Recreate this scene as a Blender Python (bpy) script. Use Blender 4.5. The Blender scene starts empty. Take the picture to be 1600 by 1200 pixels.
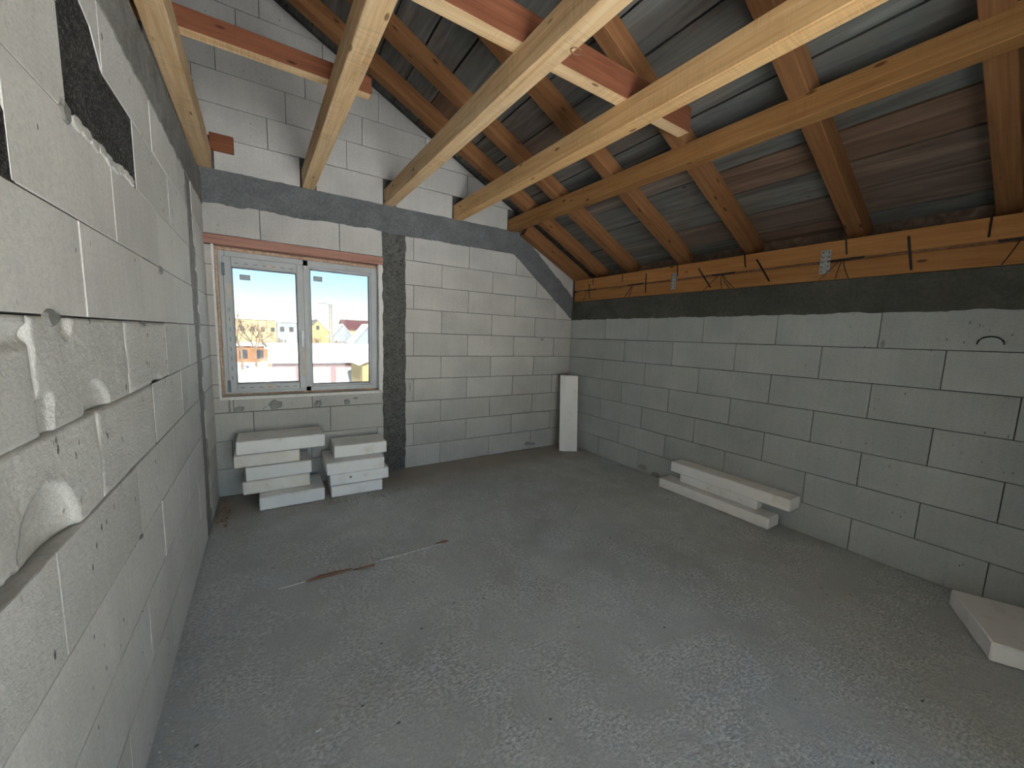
import bpy, bmesh, math, random
from mathutils import Vector, Matrix, noise
random.seed(7)
S = bpy.context.scene
COL = S.collection

# ------------------------------------------------------------------ camera, light, exposure
CAM = Vector((0.3946, 0.0, 1.4875))
RX = Vector((0.84140, -0.53934, 0.03421))
UY = Vector((0.03707, 0.12075, 0.99199))
BZ = Vector((-0.53915, -0.83339, 0.12159))
FPX = 595.37
cam = bpy.data.cameras.new('camera')
cam.sensor_width = 36.0
cam.lens = FPX * 36.0 / 1600.0
cam.clip_start = 0.02
cam.clip_end = 1000
co = bpy.data.objects.new('camera', cam)
COL.objects.link(co)
co.matrix_world = Matrix(((RX.x, UY.x, BZ.x, CAM.x), (RX.y, UY.y, BZ.y, CAM.y), (RX.z, UY.z, BZ.z, CAM.z), (0, 0, 0, 1)))
S.camera = co

SUN_EL, SUN_AZ = math.radians(39), math.radians(190)   # azimuth clockwise from +Y
world = bpy.data.worlds.new('world')
S.world = world
world.use_nodes = True
wt = world.node_tree
wt.nodes.clear()
wo = wt.nodes.new('ShaderNodeOutputWorld')
wb = wt.nodes.new('ShaderNodeBackground')
sky = wt.nodes.new('ShaderNodeTexSky')
sky.sky_type = 'NISHITA'
sky.sun_disc = False
sky.sun_elevation = SUN_EL
sky.sun_rotation = SUN_AZ
sky.altitude = 100
sky.air_density = 1.0
sky.dust_density = 0.0
sky.ozone_density = 3.0
wb.inputs['Strength'].default_value = 0.26
wt.links.new(sky.outputs[0], wb.inputs['Color'])
wt.links.new(wb.outputs[0], wo.inputs['Surface'])

sl = bpy.data.lights.new('sun', 'SUN')
sl.energy = 32.0
sl.color = (1.0, 0.95, 0.87)
sl.angle = math.radians(0.5)
so = bpy.data.objects.new('sun', sl)
COL.objects.link(so)
sd = Vector((math.sin(SUN_AZ) * math.cos(SUN_EL), math.cos(SUN_AZ) * math.cos(SUN_EL), math.sin(SUN_EL)))
so.rotation_euler = sd.to_track_quat('Z', 'Y').to_euler()
so.location = (0, -8, 12)

vs = S.view_settings
vs.view_transform = 'Standard'
vs.look = 'None'
vs.exposure = 1.50
vs.gamma = 1.0
vs.use_curve_mapping = False

# ------------------------------------------------------------------ dimensions (metres)
W, D, YR = 3.974, 4.065, -3.3      # right wall x, back wall y, rear wall y
CH = 0.25                          # course height
SL, Z0 = 0.49, 2.38                # roof slope, underside of rafters at x = W
SH = 0.155                         # sheathing above rafter underside (vertical)

# ------------------------------------------------------------------ node helpers
def new_mat(name):
    m = bpy.data.materials.new(name)
    m.use_nodes = True
    nt = m.node_tree
    nt.nodes.clear()
    out = nt.nodes.new('ShaderNodeOutputMaterial')
    b = nt.nodes.new('ShaderNodeBsdfPrincipled')
    nt.links.new(b.outputs[0], out.inputs['Surface'])
    return m, nt, b

class G:
    def __init__(s, nt): s.nt = nt
    def n(s, t, **kw):
        nd = s.nt.nodes.new(t)
        for k, v in kw.items():
            if hasattr(nd, k): setattr(nd, k, v)
            else: nd.inputs[k.replace('_', ' ')].default_value = v
        return nd
    def l(s, a, b): s.nt.links.new(a, b)
    def coords(s, scale=(1, 1, 1), rnd=True):
        tc = s.n('ShaderNodeTexCoord')
        mp = s.n('ShaderNodeMapping')
        mp.inputs['Scale'].default_value = scale
        if rnd:
            oi = s.n('ShaderNodeObjectInfo')
            ad = s.n('ShaderNodeVectorMath', operation='MULTIPLY_ADD')
            cb = s.n('ShaderNodeCombineXYZ')
            for i, k in enumerate((17.0, 31.0, 11.0)):
                mu = s.n('ShaderNodeMath', operation='MULTIPLY')
                s.l(oi.outputs['Random'], mu.inputs[0]); mu.inputs[1].default_value = k
                s.l(mu.outputs[0], cb.inputs[i])
            ad.inputs[1].default_value = (1, 1, 1)
            s.l(tc.outputs['Object'], ad.inputs[0]); s.l(cb.outputs[0], ad.inputs[2])
            s.l(ad.outputs[0], mp.inputs['Vector'])
        else:
            s.l(tc.outputs['Object'], mp.inputs['Vector'])
        return mp.outputs[0]
    def noise(s, vec, scale, detail=4, rough=0.55, dist=0.0):
        nd = s.n('ShaderNodeTexNoise')
        nd.inputs['Scale'].default_value = scale
        nd.inputs['Detail'].default_value = detail
        nd.inputs['Roughness'].default_value = rough
        nd.inputs['Distortion'].default_value = dist
        s.l(vec, nd.inputs['Vector'])
        return nd.outputs['Fac']
    def voro(s, vec, scale, feature='F1'):
        nd = s.n('ShaderNodeTexVoronoi', feature=feature)
        nd.inputs['Scale'].default_value = scale
        s.l(vec, nd.inputs['Vector'])
        return nd.outputs['Distance']
    def ramp(s, fac, stops):
        r = s.n('ShaderNodeValToRGB')
        el = r.color_ramp.elements
        while len(el) < len(stops): el.new(0.5)
        for e, (p, c) in zip(el, stops):
            e.position = p
            e.color = (c[0], c[1], c[2], 1) if isinstance(c, tuple) else (c, c, c, 1)
        s.l(fac, r.inputs['Fac'])
        return r.outputs['Color']
    def mix(s, fac, a, b, mode='MIX'):
        m = s.n('ShaderNodeMix', data_type='RGBA', blend_type=mode)
        for i, v in ((0, fac), (6, a), (7, b)):
            if isinstance(v, (int, float)): m.inputs[i].default_value = v
            elif isinstance(v, tuple): m.inputs[i].default_value = (v[0], v[1], v[2], 1)
            else: s.l(v, m.inputs[i])
        return m.outputs[2]
    def math(s, op, a, b=0.0):
        m = s.n('ShaderNodeMath', operation=op)
        for i, v in ((0, a), (1, b)):
            if isinstance(v, (int, float)): m.inputs[i].default_value = v
            else: s.l(v, m.inputs[i])
        return m.outputs[0]
    def bump(s, bsdf, h, strength=0.4, dist=0.01):
        b = s.n('ShaderNodeBump')
        b.inputs['Strength'].default_value = strength
        b.inputs['Distance'].default_value = dist
        s.l(h, b.inputs['Height']); s.l(b.outputs[0], bsdf.inputs['Normal'])
    def rand(s):
        return s.n('ShaderNodeObjectInfo').outputs['Random']

def plain(name, col, rough=0.8, metal=0.0, nscale=30, namt=0.15, bump=0.1):
    m, nt, b = new_mat(name)
    g = G(nt)
    v = g.coords()
    f = g.noise(v, nscale)
    lo = tuple(c * (1 - namt) for c in col); hi = tuple(min(1, c * (1 + namt)) for c in col)
    g.l(g.ramp(f, [(0.3, lo), (0.7, hi)]), b.inputs['Base Color'])
    b.inputs['Roughness'].default_value = rough
    b.inputs['Metallic'].default_value = metal
    if bump: g.bump(b, f, bump, 0.004)
    return m

def aac(name, lo, hi, rough_amt=0.35, pits=0.06):
    m, nt, b = new_mat(name)
    g = G(nt)
    v = g.coords()
    big = g.noise(v, 2.2, 3)
    fine = g.noise(v, 90, 6, 0.7)
    col = g.ramp(big, [(0.3, lo), (0.7, hi)])
    # per-block tone
    tone = g.ramp(g.rand(), [(0.0, 0.90), (1.0, 1.0)])
    col = g.mix(1.0, col, tone, 'MULTIPLY')
    sp = g.ramp(fine, [(0.32, 0.86), (0.55, 1.0)])
    col = g.mix(1.0, col, sp, 'MULTIPLY')
    # vertical trowel / saw streaks
    vs_ = g.coords((38, 38, 2.0))
    st = g.ramp(g.noise(vs_, 1.0, 3), [(0.35, 0.96), (0.6, 1.0)])
    col = g.mix(1.0, col, st, 'MULTIPLY')
    # pits
    pv = g.coords((1.0, 1.0, 0.45))
    d = g.voro(pv, 26)
    gate = g.ramp(g.noise(v, 4.0, 2), [(0.50, 0.0), (0.60, 1.0)])
    pit = g.ramp(d, [(pits, 1.0), (pits + 0.05, 0.0)])
    pm = g.mix(1.0, pit, gate, 'MULTIPLY')
    col = g.mix(pm, col, (0.16, 0.16, 0.155))
    g.l(col, b.inputs['Base Color'])
    b.inputs['Roughness'].default_value = 0.95
    b.inputs['Specular IOR Level'].default_value = 0.15
    h = g.math('ADD', fine, g.math('MULTIPLY', big, 2.0))
    h = g.math('SUBTRACT', h, g.math('MULTIPLY', g.n('ShaderNodeRGBToBW').outputs[0], 0.0))
    g.bump(b, h, rough_amt, 0.006)
    return m

def concrete(name, lo, hi, scale=6, bump=0.5, dist=0.01, speck=0.0):
    m, nt, b = new_mat(name)
    g = G(nt)
    v = g.coords(rnd=False)
    a = g.noise(v, scale, 8, 0.65, 0.6)
    f = g.noise(v, scale * 14, 5, 0.7)
    col = g.ramp(a, [(0.35, lo), (0.65, hi)])
    col = g.mix(1.0, col, g.ramp(f, [(0.35, 0.75), (0.62, 1.08)]), 'MULTIPLY')
    if speck:
        s_ = g.ramp(g.noise(v, scale * 4.0, 5, 0.75, 3.0), [(0.49, 0.0), (0.60, 1.0)])
        col = g.mix(g.math('MULTIPLY', s_, speck), col, (0.36, 0.36, 0.345))
        d_ = g.ramp(g.noise(v, scale * 5.0, 4, 0.7, 1.0), [(0.36, 1.0), (0.46, 0.0)])
        col = g.mix(g.math('MULTIPLY', d_, 0.8), col, (0.02, 0.02, 0.02))
    g.l(col, b.inputs['Base Color'])
    b.inputs['Roughness'].default_value = 0.9
    b.inputs['Specular IOR Level'].default_value = 0.2
    g.bump(b, g.math('ADD', a, g.math('MULTIPLY', f, 0.6)), bump, dist)
    return m

def wood(name, dark, mid, light, saw=0.5, greyed=0.0):
    """timber with its length along the object's X axis"""
    m, nt, b = new_mat(name)
    g = G(nt)
    v = g.coords((0.7, 14, 14))
    grain = g.noise(v, 2.2, 5, 0.6, 0.8)
    v2 = g.coords((3.0, 160, 160))
    fib = g.noise(v2, 1.0, 3)
    col = g.ramp(grain, [(0.25, dark), (0.5, mid), (0.75, light)])
    col = g.mix(1.0, col, g.ramp(fib, [(0.3, 0.86), (0.7, 1.06)]), 'MULTIPLY')
    # saw marks across
    v3 = g.coords((120, 5, 5))
    sw = g.noise(v3, 1.0, 3, 0.6, 1.0)
    patch = g.ramp(g.noise(g.coords((1.5, 4, 4)), 2.0, 2), [(0.42, 0.0), (0.6, 1.0)])
    col = g.mix(g.math('MULTIPLY', patch, saw * 0.5), col, g.mix(1.0, col, g.ramp(sw, [(0.4, 0.62), (0.6, 1.12)]), 'MULTIPLY'))
    # knots
    kd = g.voro(g.coords((3.2, 9.0, 9.0)), 1.15)
    kn = g.ramp(kd, [(0.07, 1.0), (0.12, 0.0)])
    col = g.mix(g.math('MULTIPLY', kn, 0.85), col, (dark[0] * 0.28, dark[1] * 0.22, dark[2] * 0.2))
    tone = g.ramp(g.rand(), [(0.0, 0.88), (1.0, 1.05)])
    col = g.mix(1.0, col, tone, 'MULTIPLY')
    if greyed:
        gm = g.ramp(g.noise(g.coords((1.2, 6, 6)), 1.3, 4), [(0.4, 0.0), (0.62, 1.0)])
        col = g.mix(g.math('MULTIPLY', gm, greyed), col, (0.36, 0.35, 0.33))
    g.l(col, b.inputs['Base Color'])
    b.inputs['Roughness'].default_value = 0.75
    b.inputs['Specular IOR Level'].default_value = 0.25
    g.bump(b, g.math('ADD', g.math('MULTIPLY', sw, 0.6), fib), 0.3, 0.003)
    return m

# roof boards: weathered grey, some still brown
def board_mat():
    m, nt, b = new_mat('weathered_board')
    g = G(nt)
    v = g.coords((0.5, 7, 7))
    a = g.noise(v, 1.8, 6, 0.6, 1.2)
    cl = g.noise(g.coords((2.2, 3, 3)), 1.4, 4)
    grey = g.ramp(a, [(0.3, (0.085, 0.092, 0.088)), (0.55, (0.16, 0.17, 0.162)), (0.8, (0.29, 0.30, 0.285))])
    brown = g.ramp(a, [(0.3, (0.11, 0.055, 0.03)), (0.6, (0.21, 0.11, 0.062)), (0.8, (0.29, 0.165, 0.10))])
    oi = g.rand()
    amt = g.ramp(oi, [(0.0, 0.0), (0.55, 0.05), (0.8, 0.35), (1.0, 0.95)])
    spots = g.ramp(cl, [(0.45, 0.0), (0.7, 0.75)])
    fac = g.math('MAXIMUM', g.math('MULTIPLY', spots, 0.45), amt)
    col = g.mix(fac, grey, brown)
    kn = g.ramp(g.voro(g.coords((2.0, 6.0, 6.0)), 1.1), [(0.04, 1.0), (0.07, 0.0)])
    col = g.mix(g.math('MULTIPLY', kn, 0.8), col, (0.03, 0.025, 0.02))
    g.l(col, b.inputs['Base Color'])
    b.inputs['Roughness'].default_value = 0.85
    g.bump(b, a, 0.35, 0.006)
    return m

M = {}
M['aac'] = aac('aerated_block', (0.46, 0.455, 0.435), (0.57, 0.565, 0.54))  # back wall tone, lowered to stand in for weaker light there
M['aac_r'] = aac('aerated_block_dim', (0.43, 0.46, 0.458), (0.53, 0.56, 0.556))  # right wall copy, greyer partly to paint in its dimmer light
M['aac_l'] = aac('aerated_block_lit', (0.74, 0.735, 0.705), (0.86, 0.855, 0.83))  # left wall copy, paler partly to paint in its stronger light
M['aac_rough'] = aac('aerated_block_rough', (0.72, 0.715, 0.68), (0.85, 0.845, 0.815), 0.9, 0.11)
M['joint'] = concrete('joint_mortar', (0.05, 0.05, 0.05), (0.10, 0.10, 0.098), 20)
M['mortar'] = concrete('mortar', (0.26, 0.26, 0.25), (0.38, 0.38, 0.365), 22, 0.7)
M['band'] = concrete('cast_concrete', (0.12, 0.13, 0.135), (0.165, 0.178, 0.185), 4, 0.25, 0.005)  # slight blue in the tone paints the flare from the window
M['band_r'] = concrete('cast_concrete_dark', (0.075, 0.078, 0.068), (0.11, 0.112, 0.10), 3, 0.25, 0.005)
M['band_l'] = concrete('cast_concrete_rough', (0.22, 0.22, 0.205), (0.36, 0.36, 0.34), 7, 0.8, 0.012)
M['column'] = concrete('cast_concrete_pitted', (0.085, 0.085, 0.082), (0.145, 0.145, 0.14), 9, 1.0, 0.015, 0.42)
M['dark_rough'] = concrete('dark_rough_fill', (0.035, 0.035, 0.035), (0.075, 0.073, 0.07), 10, 1.0, 0.03, 0.45)
M['joist'] = wood('pine_joist', (0.68, 0.41, 0.19), (0.85, 0.59, 0.33), (0.93, 0.73, 0.47), 0.9)
M['joist_m'] = wood('pine_joist_knotty', (0.53, 0.288, 0.115), (0.694, 0.432, 0.196), (0.796, 0.547, 0.281), 0.7)
M['joist_o'] = wood('pine_joist_orange', (0.278, 0.125, 0.042), (0.37, 0.186, 0.065), (0.436, 0.24, 0.094), 0.5)  # orange pine, darkened to stand in for light falling off at the right
M['rafter'] = wood('spruce_rafter', (0.185, 0.079, 0.033), (0.251, 0.116, 0.047), (0.305, 0.153, 0.067), 0.25)
M['brace'] = wood('stained_brace', (0.15, 0.05, 0.025), (0.20, 0.072, 0.035), (0.25, 0.10, 0.05), 0.2)
M['plate'] = wood('plate_timber', (0.339, 0.147, 0.049), (0.431, 0.203, 0.069), (0.493, 0.255, 0.096), 0.15)
M['lintel'] = wood('lintel_board', (0.30, 0.15, 0.115), (0.40, 0.22, 0.175), (0.46, 0.27, 0.21), 0.2)
M['board'] = board_mat()
M['steel'] = plain('black_steel', (0.02, 0.02, 0.022), 0.6, 0.3, 60, 0.3)
M['zinc'] = plain('galvanised_strap', (0.42, 0.46, 0.48), 0.45, 0.7, 40, 0.25)
M['pvc'] = plain('window_pvc_film', (0.40, 0.43, 0.45), 0.4, 0, 8, 0.08, 0)  # grey puts the backlit shade of the white frame into the colour
M['gasket'] = plain('rubber_gasket', (0.03, 0.03, 0.035), 0.6, 0, 20, 0.1, 0)
M['tape'] = plain('beige_tape', (0.52, 0.46, 0.38), 0.6, 0, 20, 0.1, 0)
M['sticker'] = plain('grey_sticker', (0.42, 0.48, 0.52), 0.6, 0, 20, 0.08, 0)
M['sticker_edge'] = plain('sticker_edge', (0.14, 0.18, 0.22), 0.6, 0, 20, 0.08, 0)
M['pufoam'] = plain('expanding_foam', (0.52, 0.37, 0.27), 0.8, 0, 40, 0.3, 0.6)
M['handle'] = plain('white_handle', (0.62, 0.66, 0.70), 0.3, 0, 10, 0.05, 0)
M['plaster'] = plain('white_plaster', (0.72, 0.72, 0.70), 0.9, 0, 40, 0.1, 0.5)
M['splinter'] = wood('splinter_wood', (0.16, 0.08, 0.05), (0.24, 0.13, 0.08), (0.34, 0.2, 0.13), 0.2)
M['crumb'] = plain('block_crumb', (0.60, 0.59, 0.55), 0.95, 0, 80, 0.2, 0.5)
M['paper'] = plain('brown_litter', (0.30, 0.20, 0.12), 0.9, 0, 60, 0.4, 0.4)

def foam_mat():
    m, nt, b = new_mat('white_foam')
    g = G(nt)
    v = g.coords()
    f = g.voro(v, 210)
    d = g.noise(v, 7, 5, 0.65)
    col = g.ramp(d, [(0.28, (0.80, 0.775, 0.72)), (0.45, (0.92, 0.92, 0.91)), (0.75, (0.94, 0.945, 0.945))])
    g.l(col, b.inputs['Base Color'])
    b.inputs['Roughness'].default_value = 0.85
    g.bump(b, f, 0.25, 0.003)
    return m
M['foam'] = foam_mat()

def dirty_foam_mat():
    m, nt, b = new_mat('dusty_foam')
    g = G(nt)
    v = g.coords()
    f = g.voro(v, 210)
    d = g.noise(v, 5, 6, 0.7, 0.5)
    col = g.ramp(d, [(0.28, (0.66, 0.56, 0.43)), (0.42, (0.84, 0.80, 0.72)), (0.62, (0.91, 0.89, 0.85))])
    g.l(col, b.inputs['Base Color'])
    b.inputs['Roughness'].default_value = 0.9
    g.bump(b, f, 0.25, 0.003)
    return m
M['foam_d'] = dirty_foam_mat()

def floor_mat():
    m, nt, b = new_mat('floor_screed')
    g = G(nt)
    v = g.coords((1, 1, 1), False)
    big = g.noise(v, 1.1, 5, 0.6, 0.5)
    mid = g.noise(v, 3.2, 6, 0.62, 0.4)
    ve = g.coords((1.0, 1.7, 1.0), False)
    fl = g.noise(ve, 55, 5, 0.66, 0.3)             # flecks of laitance
    fine = g.noise(v, 110, 4, 0.7)
    col = g.ramp(big, [(0.3, (0.41, 0.445, 0.44)), (0.7, (0.57, 0.61, 0.605))])
    mask = g.ramp(mid, [(0.40, 0.12), (0.60, 1.0)])
    lt = g.math('MULTIPLY', g.ramp(fl, [(0.46, 0.0), (0.60, 1.0)]), mask)
    col = g.mix(g.math('MULTIPLY', lt, 0.85), col, (0.82, 0.84, 0.83))
    gr = g.math('MULTIPLY', g.ramp(fl, [(0.34, 1.0), (0.45, 0.0)]), mask)
    col = g.mix(g.math('MULTIPLY', gr, 0.55), col, (0.24, 0.255, 0.25))
    warm = g.ramp(g.noise(v, 2.1, 4, 0.6), [(0.52, 0.0), (0.68, 1.0)])
    col = g.mix(g.math('MULTIPLY', warm, 0.18), col, (0.42, 0.385, 0.34))
    pit = g.ramp(g.voro(g.coords((1.0, 1.5, 1.0), False), 6.5), [(0.035, 1.0), (0.055, 0.0)])
    col = g.mix(g.math('MULTIPLY', pit, 0.75), col, (0.07, 0.07, 0.07))
    col = g.mix(1.0, col, g.ramp(fine, [(0.3, 0.84), (0.65, 1.08)]), 'MULTIPLY')
    # warm brown shade painted along the foot of the window wall
    sp = g.n('ShaderNodeSeparateXYZ'); g.l(v, sp.inputs[0])
    edge = g.math('ADD', sp.outputs[1], g.math('MULTIPLY', g.math('SUBTRACT', g.noise(v, 2.5, 5, 0.6), 0.5), 0.8))
    shade_mask = g.ramp(g.math('MULTIPLY', edge, 0.2), [(0.66, 0.0), (0.76, 1.0)])
    col = g.mix(g.math('MULTIPLY', shade_mask, 0.75), col, (0.36, 0.285, 0.215))
    g.l(col, b.inputs['Base Color'])
    b.inputs['Roughness'].default_value = 0.55
    b.inputs['Specular IOR Level'].default_value = 0.5
    h = g.math('ADD', g.math('MULTIPLY', g.math('MULTIPLY', fl, mask), 1.0), g.math('MULTIPLY', fine, 0.15))
    h = g.math('SUBTRACT', h, g.math('MULTIPLY', pit, 0.6))
    g.bump(b, h, 0.8, 0.012)
    return m
M['floor'] = floor_mat()

def glass_mat():
    m = bpy.data.materials.new('window_glass')
    m.use_nodes = True
    nt = m.node_tree
    nt.nodes.clear()
    out = nt.nodes.new('ShaderNodeOutputMaterial')
    mx = nt.nodes.new('ShaderNodeMixShader')
    tr = nt.nodes.new('ShaderNodeBsdfTransparent')
    gl = nt.nodes.new('ShaderNodeBsdfGlossy')
    fr = nt.nodes.new('ShaderNodeFresnel')
    fr.inputs['IOR'].default_value = 1.3
    tr.inputs['Color'].default_value = (0.455, 0.475, 0.475, 1)
    gl.inputs['Roughness'].default_value = 0.02
    nt.links.new(fr.outputs[0], mx.inputs[0])
    nt.links.new(tr.outputs[0], mx.inputs[1])
    nt.links.new(gl.outputs[0], mx.inputs[2])
    nt.links.new(mx.outputs[0], out.inputs['Surface'])
    return m
M['glass'] = glass_mat()

# ------------------------------------------------------------------ mesh helpers
def link(name, me, mat, parent=None, mw=None):
    o = bpy.data.objects.new(name, me)
    COL.objects.link(o)
    if mat and not me.materials: me.materials.append(mat)
    if mw is not None: o.matrix_world = mw
    if parent is not None:
        o.parent = parent
        o.matrix_parent_inverse = parent.matrix_world.inverted()
        if mw is not None: o.matrix_basis = mw
    return o

def empty(name, loc=(0, 0, 0)):
    o = bpy.data.objects.new(name, None)
    COL.objects.link(o)
    o.empty_display_size = 0.1
    o.matrix_world = Matrix.Translation(loc)
    return o

def tag(o, label=None, cat=None, group=None, kind=None):
    if label: o['label'] = label
    if cat: o['category'] = cat
    if group: o['group'] = group
    if kind: o['kind'] = kind
    return o

def mesh(name, v, f):
    me = bpy.data.meshes.new(name)
    me.from_pydata(v, [], f)
    me.update()
    return me

def boxes_mesh(name, boxes):
    v, f = [], []
    for (x0, y0, z0, x1, y1, z1) in boxes:
        b = len(v)
        v += [(x0, y0, z0), (x1, y0, z0), (x1, y1, z0), (x0, y1, z0), (x0, y0, z1), (x1, y0, z1), (x1, y1, z1), (x0, y1, z1)]
        f += [tuple(b + i for i in q) for q in ((3, 2, 1, 0), (4, 5, 6, 7), (0, 1, 5, 4), (1, 2, 6, 5), (2, 3, 7, 6), (3, 0, 4, 7))]
    return mesh(name, v, f)

def cbox(name, sx, sy, sz, bev=0.004, mat=None, sub=0, jit=0.0, seed=0):
    """chamfered box centred on origin"""
    bm = bmesh.new()
    bmesh.ops.create_cube(bm, size=1.0)
    for vv in bm.verts: vv.co = Vector((vv.co.x * sx, vv.co.y * sy, vv.co.z * sz))
    if bev: bmesh.ops.bevel(bm, geom=list(bm.edges), offset=bev, segments=1, affect='EDGES', profile=0.5)
    if sub:
        bmesh.ops.subdivide_edges(bm, edges=[e for e in bm.edges if e.calc_length() > 0.08], cuts=sub, use_grid_fill=True)
    if jit:
        for vv in bm.verts:
            q = vv.co * 9 + Vector((seed * 3.1, seed * 1.7, seed))
            vv.co += noise.noise_vector(q) * jit
    me = bpy.data.meshes.new(name)
    bm.to_mesh(me); bm.free()
    if mat: me.materials.append(mat)
    return me

def prism_mesh(name, poly, depth, c=0.004):
    """polygon (x,z) counter-clockwise seen from -y, front chamfered, front at y=0"""
    n = len(poly)
    ins = []
    lines = []
    for i in range(n):
        a, b = Vector(poly[i]), Vector(poly[(i + 1) % n])
        t = (b - a).normalized()
        nn = Vector((-t.y, t.x))
        lines.append((a + nn * c, t))
    for i in range(n):
        p, t = lines[i - 1]; q, u = lines[i]
        den = t.x * u.y - t.y * u.x
        if abs(den) < 1e-6: ins.append(q); continue
        k = ((q - p).x * u.y - (q - p).y * u.x) / den
        ins.append(p + t * k)
    v = [(p.x, 0, p.y) for p in ins] + [(p[0], c, p[1]) for p in poly] + [(p[0], depth, p[1]) for p in poly]
    f = [tuple(range(n))]
    for i in range(n):
        j = (i + 1) % n
        f.append((n + i, n + j, j, i))
        f.append((2 * n + i, 2 * n + j, n + j, n + i))
    f.append(tuple(range(3 * n - 1, 2 * n - 1, -1)))
    return mesh(name, v, f)

def clip(poly, a, b, c):
    """keep a*x+b*z<=c"""
    out = []
    for i in range(len(poly)):
        p, q = poly[i], poly[(i + 1) % len(poly)]
        dp, dq = a * p[0] + b * p[1] - c, a * q[0] + b * q[1] - c
        if dp <= 0: out.append(p)
        if dp * dq < 0:
            t = dp / (dp - dq)
            out.append((p[0] + t * (q[0] - p[0]), p[1] + t * (q[1] - p[1])))
    return out

def area(poly):
    return 0.5 * sum(p[0] * q[1] - q[0] * p[1] for p, q in zip(poly, poly[1:] + poly[:1]))

def dedupe(poly):
    out = []
    for p in poly:
        if not out or (abs(p[0] - out[-1][0]) + abs(p[1] - out[-1][1])) > 2e-3: out.append(p)
    if len(out) > 1 and abs(out[0][0] - out[-1][0]) + abs(out[0][1] - out[-1][1]) < 2e-3: out.pop()
    return out

# wall frames: local x = along wall (to the viewer's right), local y = into the wall, z up
F_BACK = Matrix.Translation((0, D, 0))
F_RIGHT = Matrix.Translation((W, 0, 0)) @ Matrix.Rotation(-math.pi / 2, 4, 'Z')     # local x = -y
F_LEFT = Matrix.Rotation(math.pi / 2, 4, 'Z')                                         # local x = +y
cache = {}
GAP = 0.0045
def block(wall, frame, poly, mat, name='block', depth=0.07, gap=GAP, proud=0.0):
    """one masonry block; rectangles of the same size share their mesh"""
    poly = dedupe(poly)
    if len(poly) < 3 or area(poly) < 0.0012: return None
    # shrink by half the joint
    n = len(poly)
    cx = sum(p[0] for p in poly) / n; cz = sum(p[1] for p in poly) / n
    sh = []
    lines = []
    for i in range(n):
        a, b = Vector(poly[i]), Vector(poly[(i + 1) % n])
        t = (b - a).normalized()
        lines.append((a + Vector((-t.y, t.x)) * gap / 2, t))
    for i in range(n):
        p, t = lines[i - 1]; q, u = lines[i]
        den = t.x * u.y - t.y * u.x
        if abs(den) < 1e-6: sh.append((q.x - cx, q.y - cz)); continue
        k = ((q - p).x * u.y - (q - p).y * u.x) / den
        r = p + t * k
        sh.append((r.x - cx, r.y - cz))
    key = (mat.name, name) + tuple((round(x, 3), round(z, 3)) for x, z in sh)
    me = cache.get(key)
    if me is None:
        me = prism_mesh(name, sh, depth, 0.002)
        me.materials.append(mat)
        cache[key] = me
    off = random.uniform(-0.0015, 0.0015) - proud
    mw = frame @ Matrix.Translation((cx, off, cz)) @ Matrix.Rotation(random.uniform(-0.0015, 0.0015), 4, 'Y')
    return link(name, me, mat, wall, mw)

def rect(x0, x1, z0, z1): return [(x0, z0), (x1, z0), (x1, z1), (x0, z1)]

def jag(p0, p1, step=0.035, amp=0.008, seed=0):
    """ragged polyline from p0 up to (not including) p1"""
    a, b = Vector(p0), Vector(p1)
    L = (b - a).length
    n = max(1, int(L / step))
    t = (b - a).normalized(); nn = Vector((-t.y, t.x))
    out = [tuple(a)]
    for i in range(1, n):
        q = a + (b - a) * (i / n)
        d = noise.noise(Vector((q.x * 9 + seed * 7.7, q.y * 9, seed))) * amp * 1.6 + random.uniform(-amp, amp) * 0.4
        out.append(tuple(q + nn * d + t * random.uniform(-0.3, 0.3) * step))
    return out

def ragged(segs):
    """list of (p0,p1,amp) -> polygon"""
    out = []
    for i, (a, b, amp) in enumerate(segs):
        out += jag(a, b, 0.03, amp, i) if amp else [a]
    return out

def slab_poly(name, poly, y0, y1):
    n = len(poly)
    v = [(p[0], y0, p[1]) for p in poly] + [(p[0], y1, p[1]) for p in poly]
    f = [tuple(range(n)), tuple(range(2 * n - 1, n - 1, -1))]
    for i in range(n):
        j = (i + 1) % n
        f.append((n + i, n + j, j, i))
    return mesh(name, v, f)

def tube(name, pts, r, mat, parent=None, seg=6, frame=None):
    v, f = [], []
    pts = [Vector(p) for p in pts]
    for i, p in enumerate(pts):
        t = (pts[min(i + 1, len(pts) - 1)] - pts[max(i - 1, 0)]).normalized()
        a = t.orthogonal().normalized(); b = t.cross(a)
        rr = r[i] if isinstance(r, (list, tuple)) else r
        for k in range(seg):
            an = 2 * math.pi * k / seg
            v.append(tuple(p + (a * math.cos(an) + b * math.sin(an)) * rr))
    for i in range(len(pts) - 1):
        for k in range(seg):
            k2 = (k + 1) % seg
            f.append((i * seg + k, i * seg + k2, (i + 1) * seg + k2, (i + 1) * seg + k))
    f.append(tuple(range(seg - 1, -1, -1)))
    f.append(tuple((len(pts) - 1) * seg + k for k in range(seg)))
    me = mesh(name, v, f)
    me.materials.append(mat)
    return link(name, me, mat, parent, frame)

def timber(name, p0, p1, w, h, mat, parent=None, up=(0, 0, 1), bev=0.004):
    """sawn timber whose axis runs p0->p1; w = horizontal breadth, h = depth along 'up'"""
    p0, p1 = Vector(p0), Vector(p1)
    x = (p1 - p0).normalized()
    y = Vector(up).cross(x).normalized()
    z = x.cross(y)
    L = (p1 - p0).length
    me = cbox(name, L, w, h, bev, mat)
    mid = (p0 + p1) / 2
    mw = Matrix(((x.x, y.x, z.x, mid.x), (x.y, y.y, z.y, mid.y), (x.z, y.z, z.z, mid.z), (0, 0, 0, 1)))
    return link(name, me, mat, parent, mw)

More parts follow.
